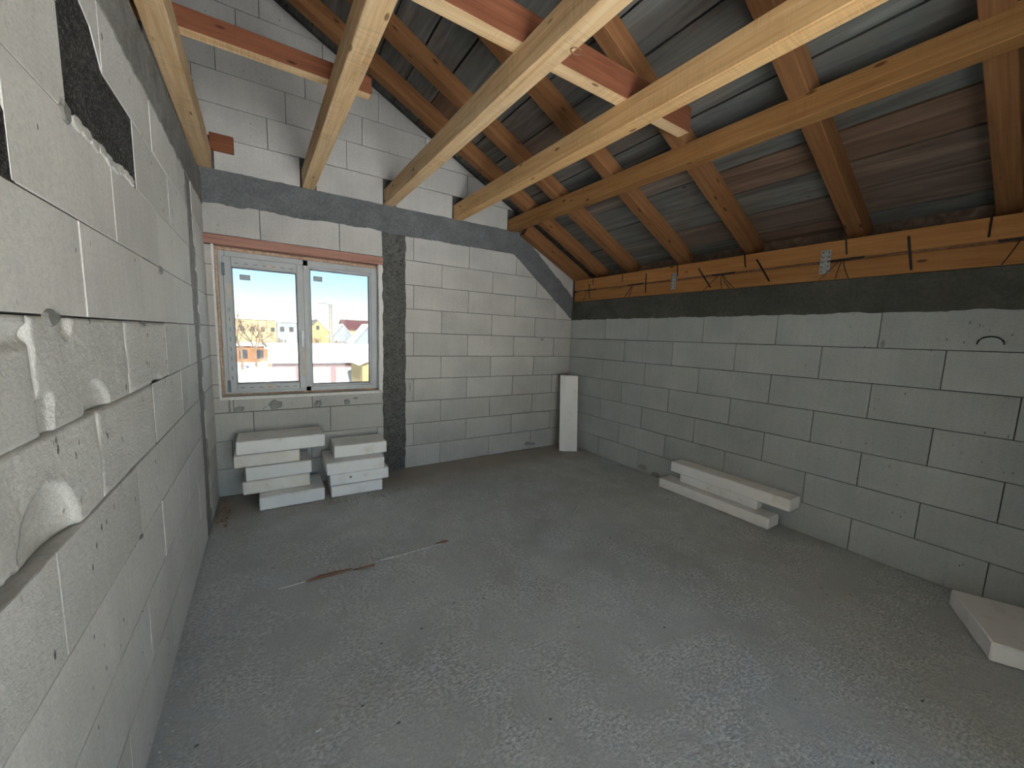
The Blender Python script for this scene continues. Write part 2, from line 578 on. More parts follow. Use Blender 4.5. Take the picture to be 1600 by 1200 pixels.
# ------------------------------------------------------------------ floor
def floor_build():
    nx, ny = 90, 130
    x0, x1, y0, y1 = -0.12, W + 0.12, YR - 0.12, D + 0.12
    v, f = [], []
    for j in range(ny + 1):
        for i in range(nx + 1):
            x = x0 + (x1 - x0) * i / nx; y = y0 + (y1 - y0) * j / ny
            z = noise.noise(Vector((x * 3, y * 3, 0))) * 0.0035 + noise.noise(Vector((x * 13, y * 13, 5))) * 0.0018
            v.append((x, y, z - 0.002))
    for j in range(ny):
        for i in range(nx):
            a = j * (nx + 1) + i
            f.append((a, a + 1, a + nx + 2, a + nx + 1))
    b = len(v)
    v += [(x0, y0, -0.2), (x1, y0, -0.2), (x1, y1, -0.2), (x0, y1, -0.2)]
    f.append((b + 3, b + 2, b + 1, b))
    me = mesh('floor', v, f)
    for p in me.polygons: p.use_smooth = True
    return tag(link('floor', me, M['floor']), 'rough grey concrete screed floor with pale smears', 'floor', kind='structure')
floor_o = floor_build()

# ------------------------------------------------------------------ back wall (window wall and gable)
WX0, WX1, WZ0, WZ1 = 0.055, 1.392, 0.885, 2.165     # window opening
CX0, CX1 = 1.41, 1.652                              # concrete column
def roof_z(x): return Z0 + SH + SL * (W - x)
R0 = 0.012
back = link('wall_back', mesh('wall_back', [], []), None, None, F_BACK)
polys = [rect(-0.3, WX0, -0.2, WZ1 + 0.07), rect(WX1, W + 0.02, -0.2, 1.75), rect(WX0, WX1, -0.2, WZ0),
         rect(WX1, 3.0, 1.75, WZ1 + 0.07), rect(-0.3, 3.0, WZ1 + 0.07, 2.49), rect(-0.3, 3.0, 2.49, 2.752),
         [(3.0, 1.75), (W + 0.25, 1.75), (W + 0.25, roof_z(W + 0.25)), (3.0, roof_z(3.0))],
         [(-0.3, 2.752), (3.0, 2.752), (3.0, roof_z(3.0)), (-0.3, roof_z(-0.3))]]
v, f = [], []
for p in polys:
    me = slab_poly('t', p, R0, 0.30)
    b = len(v)
    v += [tuple(q.co) for q in me.vertices]
    f += [tuple(b + i for i in pl.vertices) for pl in me.polygons]
    bpy.data.meshes.remove(me)
me = mesh('wall_back', v, f)
me.materials.append(M['joint'])
back.data = me
tag(back, 'white aerated block gable wall with window and concrete band', 'wall', kind='structure')

LB = 0.646
def diag_ok(poly):      # under the sloping concrete band
    return clip(poly, 0.755, 1.0, 2.5 + 0.755 * 2.98 + 0.02)
for k in range(10):
    z0, z1 = k * CH, (k + 1) * CH
    start = 1.738 if k % 2 else 2.057
    xs = [CX1 - 0.01]
    x = start
    while x < W - 0.05:
        if x > CX1 + 0.03: xs.append(x)
        x += LB
    xs.append(W + 0.01)
    for a, b in zip(xs, xs[1:]):
        p = rect(a, b, z0, z1)
        if k >= 6: p = diag_ok(p)
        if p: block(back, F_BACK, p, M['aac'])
# below the window
for k in range(4):
    z0, z1 = k * CH, min((k + 1) * CH, WZ0)
    js = {0: [0.42, 1.05], 1: [0.111, 0.73, 1.352], 2: [0.276, 0.903], 3: [0.748]}[k]
    xs = [-0.005] + js + [CX0 + 0.01]
    if k == 3: xs = [0.135] + js + [CX0 + 0.01]
    for a, b in zip(xs, xs[1:]): block(back, F_BACK, rect(a, b, z0, z1), M['aac'])
# strip left of the window
for k in range(3, 9):
    block(back, F_BACK, rect(-0.005, WX0 if k > 3 else 0.135, k * CH, min((k + 1) * CH, 2.16) if k != 3 else 0.885), M['aac'])
block(back, F_BACK, rect(-0.005, WX0, 0.885, 1.0), M['aac'])
# over the lintel
for a, b in ((-0.005, 0.388), (0.388, 1.018), (1.018, CX0 + 0.01)): block(back, F_BACK, rect(a, b, 2.245, 2.51), M['aac'])
# gable above the band; joists rest on the band between the first blocks
JX = [-0.02, 0.717, 1.438, 2.181, 2.893]           # joist left edges at the back wall
JW = [0.10, 0.10, 0.10, 0.10, 0.11]
edges = [(JX[0] + 0.115, JX[1] - 0.012), (JX[1] + 0.115, JX[2] - 0.012), (JX[2] + 0.115, JX[3] - 0.012), (JX[3] + 0.115, JX[4] - 0.012)]
for a, b in edges: block(back, F_BACK, rect(a, b, 2.75, 3.0), M['aac'])
block(back, F_BACK, rect(-0.28, JX[0] - 0.01, 2.75, 3.0), M['aac'])
def gable_clip(p): return clip(p, SL, 1.0, Z0 + SH + SL * W - 0.03)
for k in range(12, 18):
    z0, z1 = k * CH, (k + 1) * CH
    st = {12: 0.474, 13: 0.614, 14: 0.143, 15: 0.289, 16: 0.45, 17: 0.3}[k] - 0.63
    x = st
    xs = [-0.28]
    while x < 3.4:
        if x > -0.2: xs.append(x)
        x += 0.625
    for a, b in zip(xs, xs[1:]):
        p = gable_clip(rect(a, b, z0, z1))
        if p: block(back, F_BACK, p, M['aac'])
# sliver of block between the sloping band and the end rafter
block(back, F_BACK, [(3.13, 2.70), (W, 2.03), (W, 2.31), (3.12, 2.73)], M['aac'])

band = ragged([((-0.02, 2.482), (CX0 - 0.015, 2.495), 0.010), ((CX0 - 0.015, 2.495), (CX1 + 0.012, 2.485), 0), ((CX1 + 0.012, 2.485), (2.975, 2.507), 0.008),
               ((2.975, 2.507), (W + 0.005, 1.75), 0.004), ((W + 0.005, 1.75), (W + 0.005, 2.05), 0), ((W + 0.005, 2.05), (3.16, 2.715), 0.009),
               ((3.16, 2.715), (3.02, 2.765), 0.004), ((3.02, 2.765), (0.7, 2.748), 0.003), ((0.7, 2.748), (0.22, 2.752), 0.008), ((0.22, 2.752), (-0.02, 2.75), 0), ((-0.02, 2.75), (-0.02, 2.482), 0)])
me = slab_poly('concrete_band', band, -0.004, 0.05)
link('concrete_band', me, M['band'], back, F_BACK)
colp = ragged([((CX0, -0.01), (CX1, -0.01), 0), ((CX1, -0.01), (CX1 - 0.004, 2.50), 0.006), ((CX1 - 0.004, 2.5), (CX0, 2.5), 0), ((CX0, 2.5), (CX0, -0.01), 0.007)])
link('concrete_column', slab_poly('concrete_column', colp, -0.003, 0.05), M['column'], back, F_BACK)

# mortar smears under the sill and along the joints
def smear(wall, frame, x, z, rx, rz, mat, t=0.006, name='mortar_smear'):
    n = 12
    pts = []
    for i in range(n):
        an = 2 * math.pi * i / n
        r = 1 + random.uniform(-0.25, 0.25)
        pts.append((rx * r * math.cos(an), rz * r * math.sin(an)))
    v = [(0, -t, 0)] + [(p[0] * 0.75, -t * 0.9, p[1] * 0.75) for p in pts] + [(p[0], 0.002, p[1]) for p in pts]
    f = []
    for i in range(n):
        j = (i + 1) % n
        f.append((0, 1 + i, 1 + j)); f.append((1 + i, 1 + n + i, 1 + n + j, 1 + j))
    return link(name, mesh(name, v, f), mat, wall, frame @ Matrix.Translation((x, 0, z)))
for x, z, rx, rz in ((0.175, 0.78, 0.04, 0.022), (0.445, 0.80, 0.055, 0.045), (0.80, 0.785, 0.035, 0.035), (1.06, 0.785, 0.03, 0.03), (1.14, 0.82, 0.03, 0.01), (0.105, 0.80, 0.012, 0.07), (3.30, 0.075, 0.05, 0.03), (3.39, 0.06, 0.04, 0.025), (1.70, 0.9, 0.008, 0.06), (3.48, 1.47, 0.025, 0.014)):
    smear(back, F_BACK, x, z, rx, rz, M['mortar'])
# short timber let into the gable
timber('timber_block', (0.075, D - 0.003, 2.955), (0.232, D - 0.003, 2.955), 0.05, 0.13, M['brace'], back)

# ------------------------------------------------------------------ right wall
right = link('wall_right', mesh('wall_right', [], []), None, None, F_RIGHT)
me = boxes_mesh('wall_right', [(-D - 0.02, R0, -0.2, -YR, 0.28, 2.0)])
me.materials.append(M['joint'])
right.data = me
tag(right, 'white aerated block knee wall under the wall plates', 'wall', kind='structure')
LR = 0.639
for k in range(7):
    st = 3.426 if k % 2 == 0 else 3.101
    ys = [D + 0.005]
    y = st
    while y > YR + 0.05:
        ys.append(y); y -= LR
    ys.append(YR)
    for a, b in zip(ys, ys[1:]):
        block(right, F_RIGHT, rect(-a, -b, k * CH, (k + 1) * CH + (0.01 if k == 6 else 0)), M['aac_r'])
bp = ragged([((-D, 1.752), (-YR, 1.735), 0.007), ((-YR, 1.735), (-YR, 1.985), 0), ((-YR, 1.985), (-D, 1.99), 0.003), ((-D, 1.99), (-D, 1.752), 0)])
link('concrete_band', slab_poly('concrete_band', bp, -0.005, 0.06), M['band_r'], right, F_RIGHT)
# bent wire sticking out of the wall
arc = [(W - 0.004 - 0.012 * math.sin(a), 0.378 + 0.05 * math.cos(a), 1.545 + 0.042 * math.sin(a)) for a in [math.pi * i / 12 for i in range(13)]]
tube('bent_wire', [(W + 0.01, arc[0][1], arc[0][2] - 0.004)] + arc + [(W + 0.01, arc[-1][1], arc[-1][2] - 0.004)], 0.004, M['steel'], right)
for y, z, rx, rz in ((0.845, 1.53, 0.012, 0.03), (3.9, 0.35, 0.012, 0.10), (2.72, 0.06, 0.08, 0.04), (2.55, 0.03, 0.07, 0.03), (0.47, 1.67, 0.006, 0.012), (0.43, 1.655, 0.004, 0.014)):
    smear(right, F_RIGHT, -y, z, rx, rz, M['mortar'], 0.003)

# ------------------------------------------------------------------ left wall
left = link('wall_left', mesh('wall_left', [], []), None, None, F_LEFT)
me = boxes_mesh('wall_left', [(YR, 0.003, -0.2, D + 0.02, 0.25, 0.972), (YR, 0.003, 1.5, D + 0.02, 0.25, 2.70), (YR, 0.003, 0.972, 0.849, 0.25, 1.25), (0.849, 0.06, 0.972, 2.083, 0.25, 1.25), (2.083, 0.003, 0.972, D + 0.02, 0.25, 1.25), (YR, 0.003, 1.25, 0.543, 0.25, 1.5), (0.543, 0.06, 1.25, 2.394, 0.25, 1.5), (2.394, 0.003, 1.25, D + 0.02, 0.25, 1.5)])
me.materials.append(M['joint'])
left.data = me
tag(left, 'white aerated block side wall close to the camera with broken blocks', 'wall', kind='structure')
LL = 0.617
GY0, GY1 = 3.285, 3.50

def carved(poly_rect, fn, name='block', nx=96, nz=44, mat=None):
    """block whose face is knocked about: depth field fn(y,z)"""
    x0, x1, z0, z1 = poly_rect
    x0 += GAP / 2; x1 -= GAP / 2; z0 += GAP / 2; z1 -= GAP / 2
    v, f = [], []
    for j in range(nz + 1):
        for i in range(nx + 1):
            x = x0 + (x1 - x0) * i / nx; z = z0 + (z1 - z0) * j / nz
            e = min(x - x0, x1 - x, z - z0, z1 - z)
            d = fn(x, z) + max(0, 0.004 - e)
            v.append((x - (x0 + x1) / 2, d, z - (z0 + z1) / 2))
    for j in range(nz):
        for i in range(nx):
            a = j * (nx + 1) + i
            f.append((a, a + 1, a + nx + 2, a + nx + 1))
    b = len(v)
    ring = [i for i in range(nx + 1)] + [j * (nx + 1) + nx for j in range(1, nz + 1)] + [nz * (nx + 1) + i for i in range(nx - 1, -1, -1)] + [j * (nx + 1) for j in range(nz - 1, 0, -1)]
    for i in ring: v.append((v[i][0], 0.12, v[i][2]))
    m_ = len(ring)
    for i in range(m_):
        j = (i + 1) % m_
        f.append((b + i, b + j, ring[j], ring[i]))
    me = mesh(name, v, f)
    for p in me.polygons: p.use_smooth = True
    return link(name, me, mat or M['aac_rough'], left, F_LEFT @ Matrix.Translation(((x0 + x1) / 2, 0, (z0 + z1) / 2)))

def nz_(x, z, s, o=0.0): return noise.noise(Vector((x * s, z * s, o)))
def ell(x, z, cx, cz, rx, rz): return 1 - ((x - cx) / rx) ** 2 - ((z - cz) / rz) ** 2
def scoop_big(x, z):
    wob = 0.10 * nz_(x, z, 9, 3)
    e = ell(x, z, 1.150, 0.985, 0.150, 0.165) + wob * 0.7
    d = 0.0
    if e > 0: d = 0.008 + 0.022 * min(1, e) ** 0.6
    if x < 1.075 and z < 1.052 - 0.10 * (1.075 - x) + 0.01 * nz_(x, z, 40): d = max(d, 0.045)
    d += 0.004 * nz_(x, z, 7) + 0.0015 * nz_(x, z, 50)
    if x < 1.05 and z > 1.05: d -= 0.008 * min(1, (1.05 - x) * 8)
    return d
def scoop_small(x, z):
    e = ell(x, z, 1.475, 1.245, 0.095, 0.088) + 0.16 * nz_(x, z, 16, 2)
    d = 0.0
    if e > 0: d = 0.006 + 0.014 * min(1, e) ** 0.6
    if 1.165 < x < 1.215 + 0.01 * nz_(x, z, 30) and z < 1.335: d = max(d, 0.010)
    d += 0.004 * nz_(x, z, 6, 9) + 0.0015 * nz_(x, z, 50)
    e2 = ell(x, z, 1.33, 1.475, 0.03, 0.03)
    if e2 > 0: d += 0.012 * e2 ** 0.5
    return d
def dented(cx, cz, rx, rz, dd, seed):
    def fn(x, z):
        e = ell(x, z, cx, cz, rx, rz) + 0.15 * nz_(x, z, 14, seed)
        return (dd * e ** 0.6 if e > 0 else 0) + 0.0035 * nz_(x, z, 6, seed) + 0.0012 * nz_(x, z, 50)
    return fn

special = {}
for k in range(10):
    z0, z1 = k * CH, (k + 1) * CH
    st = 1.160 if k % 2 else 1.466
    js = sorted([st + LL * i for i in range(-6, 5)])
    ys = [YR] + [y for y in js if YR + 0.05 < y < GY0 - 0.05] + [GY0]
    for a, b in zip(ys, ys[1:]):
        r = (a, b, z0, z1 if k < 9 else 2.47)
        if k == 8 and abs(a - 1.466) < 0.05: continue           # knocked-out block, dark fill shows
        if k == 7 and abs(b - 1.160) < 0.05: continue
        if k == 4 and a < 1.2 < b: carved(r, scoop_big); continue
        if k == 5 and a < 1.4 < b: carved(r, scoop_small); continue
        if k == 4 and abs(a - 1.466) < 0.05: carved(r, dented(1.56, 1.19, 0.05, 0.03, 0.006, 4), nx=48, nz=24); continue
        if k == 5 and abs(a - 1.777) < 0.05: carved(r, dented(2.16, 1.255, 0.07, 0.025, 0.015, 6), nx=48, nz=24); continue
        if k == 5 and b < 1.2 and b > 1.0: carved(r, dented(1.0, 1.46, 0.2, 0.03, 0.02, 8), nx=64, nz=30); continue
        if k == 9 and a < 1.7 < b:
            def fn9(x, z):
                d = 0.003 * nz_(x, z, 9)
                if 1.46 < x < 1.74 + 0.03 * nz_(x, z, 11) - (z - 2.25) * 0.55 and z < 2.47: d += 0.03
                return d
            continue
        gp = 0.003 if k != 6 else 0.005
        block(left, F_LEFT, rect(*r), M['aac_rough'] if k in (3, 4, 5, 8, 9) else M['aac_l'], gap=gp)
    # stub beyond the chase
    block(left, F_LEFT, rect(GY1, D + 0.002, z0, z1 if k < 9 else 2.47), M['aac_l'])
# course 9 pieces around the tongue of dark fill
block(left, F_LEFT, rect(1.16, 1.47, 2.25, 2.47), M['aac_rough'])
block(left, F_LEFT, [(1.765, 2.262), (1.777, 2.25), (1.777, 2.47), (1.60, 2.47), (1.62, 2.36), (1.70, 2.335)], M['aac_rough'])
link('mortar_bed', boxes_mesh('mortar_bed', [(0.85, 0.038, 0.985, 1.466, 0.07, 1.065)]), M['aac_rough'], left, F_LEFT)
# dark rough fill where blocks are missing
dk = ragged([((1.466, 2.0), (2.085, 2.0), 0.012), ((2.085, 2.0), (2.085, 2.25), 0.004), ((2.085, 2.25), (1.765, 2.265), 0.008), ((1.765, 2.265), (1.70, 2.345), 0.006), ((1.70, 2.345), (1.60, 2.37), 0.006), ((1.6, 2.37), (1.585, 2.47), 0.004), ((1.585, 2.47), (1.46, 2.47), 0), ((1.46, 2.47), (1.466, 2.0), 0.005)])
link('rough_fill', slab_poly('rough_fill', dk, 0.003, 0.09), M['dark_rough'], left, F_LEFT)
dk = ragged([((0.7, 1.75), (1.175, 1.75), 0), ((1.175, 1.75), (1.165, 1.87), 0), ((1.165, 1.87), (1.05, 2.0), 0.006), ((1.05, 2.0), (0.7, 2.0), 0), ((0.7, 2.0), (0.7, 1.75), 0)])
link('rough_fill', slab_poly('rough_fill', dk, 0.001, 0.09), M['dark_rough'], left, F_LEFT)
block(left, F_LEFT, [(1.158, 1.87), (1.158, 2.0), (1.05, 2.0)], M['aac_rough'])
block(left, F_LEFT, rect(0.543, 0.70, 1.75, 2.0), M['aac_l'])
# crumbling lower edge of the fill
for i in range(9):
    y = 1.52 + i * 0.06
    smear(left, F_LEFT, y, 2.005 + random.uniform(-0.012, 0.012), 0.04, 0.018, M['aac_rough'], 0.006, 'broken_edge')
# rough concrete band on top
lb = ragged([((YR, 2.455), (D, 2.462), 0.012), ((D, 2.462), (D, 2.70), 0), ((D, 2.70), (YR, 2.70), 0), ((YR, 2.70), (YR, 2.455), 0)])
link('concrete_band', slab_poly('concrete_band', lb, -0.006, 0.09), M['band_l'], left, F_LEFT)
# chase with mortar
ch = ragged([((GY0 + 0.03, -0.01), (GY1 - 0.03, -0.01), 0), ((GY1 - 0.03, -0.01), (GY1 - 0.02, 2.46), 0.010), ((GY1 - 0.02, 2.46), (GY0 + 0.02, 2.46), 0), ((GY0 + 0.02, 2.46), (GY0 + 0.03, -0.01), 0.012)])
link('mortar_strip', slab_poly('mortar_strip', ch, 0.0005, 0.09), M['mortar'], left, F_LEFT)
for z in [0.12 + 0.17 * i for i in range(14)]:
    smear(left, F_LEFT, random.choice((GY0 + 0.0, GY1 - 0.01)) + random.uniform(-0.015, 0.015), z + random.uniform(-0.05, 0.05), 0.02, 0.07, M['mortar'], 0.006)
for y, z, rx, rz in ((1.26, 1.495, 0.035, 0.02), (2.0, 1.49, 0.03, 0.012), (1.75, 0.75, 0.02, 0.008), (2.38, 1.735, 0.03, 0.02), (1.45, 2.0, 0.03, 0.03)):
    smear(left, F_LEFT, y, z, rx, rz, M['mortar'], 0.006)

# ------------------------------------------------------------------ rear wall behind the camera, with an open gap added to let in light
RX0, RX1, RT = 0.25, 2.3, 2.1
rear = link('wall_rear', boxes_mesh('wall_rear', [(-0.3, YR - 0.28, -0.2, RX0, YR, RT), (RX1, YR - 0.28, -0.2, W + 0.3, YR, 2.0)]), M['aac'])
tag(rear, 'pale block wall behind the camera with an opening added for light', 'wall', kind='structure')
me = rear.data
v = [tuple(q.co) for q in me.vertices]; f = [tuple(p.vertices) for p in me.polygons]
g1 = slab_poly('t', [(-0.3, RT), (RX1, RT), (RX1, 2.0), (W + 0.3, 2.0), (W + 0.3, roof_z(W + 0.3)), (-0.3, roof_z(-0.3))], YR - 0.28, YR)
b = len(v); v += [tuple(q.co) for q in g1.vertices]; f += [tuple(b + i for i in p.vertices) for p in g1.polygons]
m2 = mesh('wall_rear', v, f); m2.materials.append(M['aac']); rear.data = m2

# added unseen stub behind the camera, there to shade the right side
g1 = slab_poly('wall_blocker', [(2.2, -0.1), (W + 0.1, -0.1), (W + 0.1, 2.0), (W, 2.0), (W, roof_z(W) - 0.02), (2.2, roof_z(2.2) - 0.02)], -0.85, -0.70)
tag(link('wall_blocker', g1, M['aac']), 'added unseen block stub behind the camera that shades the right side', 'wall', kind='structure')

# ------------------------------------------------------------------ roof: boards on rafters
sx = 1 / math.sqrt(1 + SL * SL)
slope = Vector((sx, 0, -SL * sx))          # down the slope
nrm = Vector((SL * sx, 0, sx))
def on_roof(x, y, off=0.0):
    p = Vector((x, y, Z0 + SL * (W - x)))
    return p + nrm * off
RD = SH * sx
XR = -0.35                                   # ridge
ceil_ = link('ceiling', mesh('ceiling', [], []), None)
a0 = on_roof(XR, YR - 0.5, RD + 0.03); a1 = on_roof(W + 0.75, YR - 0.5, RD + 0.03)
b0 = Vector((XR - 4.6, a0.y, a0.z - 4.6 * SL))
yy = D + 0.35
v = [tuple(a0), tuple(a1), (a1.x, yy, a1.z), (a0.x, yy, a0.z), tuple(b0), (b0.x, yy, b0.z)]
v += [(x, y, z + 0.06) for x, y, z in v]
f = [(0, 3, 2, 1), (6, 7, 8, 9), (0, 4, 5, 3), (6, 9, 11, 10), (1, 2, 8, 7), (0, 1, 7, 6), (2, 3, 9, 8), (4, 0, 6, 10), (3, 5, 11, 9), (5, 4, 10, 11)]
# lid over the neighbouring room so the attic is closed on the left
bb = len(v)
v += [(-4.8, YR - 0.5, 2.64), (-0.25, YR - 0.5, 2.64), (-0.25, yy, 2.64), (-4.8, yy, 2.64), (-4.8, YR - 0.5, 2.69), (-0.25, YR - 0.5, 2.69), (-0.25, yy, 2.69), (-4.8, yy, 2.69)]
f += [tuple(bb + i for i in q) for q in ((3, 2, 1, 0), (4, 5, 6, 7), (0, 1, 5, 4), (1, 2, 6, 5), (2, 3, 7, 6), (3, 0, 4, 7))]
# attic end walls left of the room
for y0_ in (YR - 0.3, D + 0.02):
    bb = len(v)
    q = [(-4.8, 2.6), (-0.29, 2.6), (-0.29, a0.z + 0.03), (XR, a0.z + 0.03), (-4.8, b0.z + 0.0)]
    v += [(x, y0_, z) for x, z in q] + [(x, y0_ + 0.25, z) for x, z in q]
    f += [tuple(bb + i for i in range(5)), tuple(bb + 9 - i for i in range(5))] + [(bb + 5 + i, bb + 5 + (i + 1) % 5, bb + (i + 1) % 5, bb + i) for i in range(5)]
me = mesh('ceiling', v, f)
me.materials.append(M['joint'])
ceil_.data = me
tag(ceil_, 'sloping roof boarding of weathered grey and brown planks', 'roof', kind='structure')
link('eave_board', boxes_mesh('eave_board', [(W + 0.262, YR - 0.2, 1.95, W + 0.285, D + 0.2, 2.412)]), M['board'], right)
BW = 0.235
xb = 1.47 - 8 * BW
brown = {9, 12, 15, 18}
while xb < W + 0.72:
    xa = max(xb, XR)
    wv = (min(xb + BW, W + 0.74) - xa) / sx - 0.013
    if wv > 0.02:
        cuts = [YR - 0.02] + sorted(random.sample([y + 0.05 for y in (-1.7, -1.03, -0.33, 0.363, 1.058, 1.797, 2.47, 3.17)], 4)) + [D + 0.3]
        for ya, yb_ in zip(cuts, cuts[1:]):
            c = on_roof(xa + (min(xb + BW, W + 0.74) - xa) / 2, (ya + yb_) / 2, RD + 0.012 + random.uniform(0, 0.006))
            me = cbox('board', yb_ - ya - 0.004, wv, 0.022, 0.002, M['board'])
            x_ = Vector((0, 1, 0)); y_ = -slope; z_ = x_.cross(y_)
            rt = Matrix(((x_.x, y_.x, z_.x, c.x), (x_.y, y_.y, z_.y, c.y), (x_.z, y_.z, z_.z, c.z), (0, 0, 0, 1))) @ Matrix.Rotation(random.uniform(-0.006, 0.006), 4, 'X') @ Matrix.Rotation(random.uniform(-0.0006, 0.0006), 4, 'Z')
            link('board', me, M['board'], ceil_, rt)
    xb += BW

RY = [3.67, 3.17, 2.47, 1.797, 1.058, 0.363]     # near faces
RN = ['rafter nearest the block gable wall', 'second rafter out from the block gable wall', 'third rafter out from the block gable wall, beyond the stained brace',
      'fourth rafter from the gable wall, where the stained brace ends', 'fifth rafter from the gable wall, above the small steel strap', 'brown rafter cut by the right edge of the picture']
for y, lab in zip(RY, RN):
    p0 = on_roof(W + 0.215, y + 0.05, RD / 2); p1 = on_roof(XR + 0.02, y + 0.05, RD / 2)
    o = timber('rafter', p0, p1, 0.10, RD - 0.001, M['rafter'], None, nrm)
    tag(o, lab, 'rafter', 'roof rafters')
p0 = on_roof(W + 0.19, D - 0.06, RD / 2 - 0.085); p1 = on_roof(3.10, D - 0.06, RD / 2 - 0.085)
tag(timber('rafter', p0, p1, 0.10, RD + 0.02, M['rafter'], None, nrm), 'short dark timber lying along the sloping concrete band', 'rafter', 'roof rafters')

# ------------------------------------------------------------------ wall plates with staples, straps and wires
lo = timber('wall_plate', (W + 0.125, D - 0.03, 2.062), (W + 0.125, YR, 2.055), 0.25, 0.128, M['plate'])
tag(lo, 'lower orange timber plate lying on the dark concrete band', 'wall plate', 'stacked wall plates on the right wall')
up = timber('wall_plate', (W + 0.125, D - 0.02, 2.210), (W + 0.125, YR, 2.210), 0.25, 0.138, M['plate'])
tag(up, 'upper orange timber plate carrying the rafters', 'wall plate', 'stacked wall plates on the right wall')
shim = boxes_mesh('packing_strip', [(W + 0.02, YR, 2.12, W + 0.24, D - 0.05, 2.146)])
link('packing_strip', shim, M['splinter'], lo)
def staple(p, q, plate, r=0.006):
    x = W - 0.004
    a = (x, p[0], p[1]); b_ = (x, q[0], q[1])
    tube('staple', [(W + 0.03, p[0], p[1]), (x + 0.002, p[0], p[1]), a, b_, (x + 0.002, q[0], q[1]), (W + 0.03, q[0], q[1])], r, M['steel'], plate)
for p, q in (((0.797, 2.232), (0.761, 2.019)), ((2.867, 2.236), (2.857, 2.034)), ((2.25, 2.213), (2.116, 2.024)), ((1.723, 2.22), (1.608, 2.031)), ((3.756, 2.21), (3.742, 2.037))):
    staple(p, q, up)
for p, q in (((0.458, 2.277), (0.457, 2.166)), ((1.126, 2.277), (1.111, 2.172)), ((1.829, 2.277), (1.812, 2.173)), ((2.485, 2.277), (2.475, 2.171)), ((3.205, 2.262), (3.199, 2.186)), ((3.69, 2.27), (3.685, 2.20))):
    staple(p, q, up, 0.005)
def strap(y, z0, z1, w):
    n = 5
    zs = [z0 + (z1 - z0) * i / n for i in range(n + 1)]
    bx = [(W - 0.007, y - w / 2, z0, W - 0.004, y + w / 2, z1)]
    o = link('metal_strap', boxes_mesh('metal_strap', bx), M['zinc'], up)
    tag(o, 'perforated galvanised strap')
    hb = []
    for i in range(5):
        for s_ in (-0.3, 0.3):
            zc = z0 + (z1 - z0) * (i + 0.5) / 5
            link('nail', boxes_mesh('nail', [(W - 0.0085, y + s_ * w - 0.004, zc - 0.004, W - 0.0065, y + s_ * w + 0.004, zc + 0.004)]), M['steel'], o)
strap(1.232, 2.045, 2.218, 0.062)
strap(2.513, 2.04, 2.197, 0.060)
def wires(y, dys):
    for dy in dys:
        pts = [(W - 0.003, y + dy * 0.15, 2.132)]
        for i in range(1, 6):
            t = i / 5
            pts.append((W - 0.006 - 0.012 * math.sin(math.pi * t), y + dy * (0.15 + 0.85 * t ** 1.3), 2.132 - 0.135 * t))
        tube('binding_wire', pts, 0.0028, M['steel'], lo, 5)
    tube('binding_wire', [(W - 0.002, y + 0.09, 2.135), (W - 0.004, y, 2.135), (W - 0.002, y - 0.12, 2.137)], 0.007, M['steel'], lo, 5)
wires(1.13, (0.13, 0.03, -0.05)); wires(2.02, (0.16, -0.02, -0.09, -0.13)); wires(3.03, (0.12, 0.05)); wires(0.33, (0.06,)); wires(3.75, (0.10,))

# ------------------------------------------------------------------ ceiling joists running from the gable towards the camera
JD = 0.022
JL = ['pale ceiling joist hard against the left wall', 'pale ceiling joist second from the left wall, above the window', 'rough sawn ceiling joist in the middle, third from the left wall',
      'knotty ceiling joist fourth from the left wall', 'orange ceiling joist furthest from the left wall, below the rafters']
JM = ['joist', 'joist', 'joist', 'joist_m', 'joist_o']
JH = [0.15, 0.15, 0.15, 0.15, 0.135]
for i in range(5):
    xw = JX[i] + JW[i] / 2
    zc = 2.755 + JH[i] / 2
    dd = 0.012 if i == 0 else JD
    o = timber('ceiling_joist', (xw - dd * 0.08, D + 0.10, zc), (xw + dd * (D - YR), YR + 0.01, zc), JW[i], JH[i], M[JM[i]])
    tag(o, JL[i], 'joist', 'ceiling joists')
    if i == 2:
        ring = [(0.03 * math.cos(a), 0.018 * math.sin(a), 0) for a in [2 * math.pi * q / 16 for q in range(17)]]
        base = Matrix.Translation((1.60, 1.43, 2.754))
        tube('knot_ring', ring, 0.0028, M['splinter'], o, 5, base)
# braces nailed across the joists
o = timber('brace', (-0.10, 2.607, 2.952), (0.985, 2.607, 2.952), 0.075, 0.095, M['brace'])
tag(o, 'short red-brown brace lying across the two left joists', 'brace', 'timber braces on the joists')
br = timber('brace', (-0.2, 1.750, 2.982), (2.86, 1.750, 2.982), 0.090, 0.155, M['brace'])
for b_ in (o, br):
    b_.data.materials.append(M['joist'])  # pale underside paints the light from below onto the braces
    for p in b_.data.polygons:
        if p.normal.z < -0.9: p.material_index = 1
tag(br, 'long red-brown brace across the joists, ending at a rafter', 'brace', 'timber braces on the joists')
# left wall plate and offcut beside the first joist
o = timber('wall_plate', (-0.10, YR, 2.727), (-0.10, D - 0.01, 2.727), 0.16, 0.05, M['rafter'])
tag(o, 'thin dark timber plate on top of the left wall', 'wall plate')
o = timber('timber_offcut', (-0.075, 1.5, 2.83), (-0.075, 2.46, 2.83), 0.10, 0.15, M['plate'])
tag(o, 'orange timber end beside the first joist above the left wall', 'timber')

# ------------------------------------------------------------------ lintel and window
lin = timber('trim_1', (-0.015, D + 0.06, 2.205), (1.42, D + 0.06, 2.205), 0.14, 0.076, M['lintel'])
tag(lin, 'red-brown timber lintel board above the window', 'lintel', kind='structure')

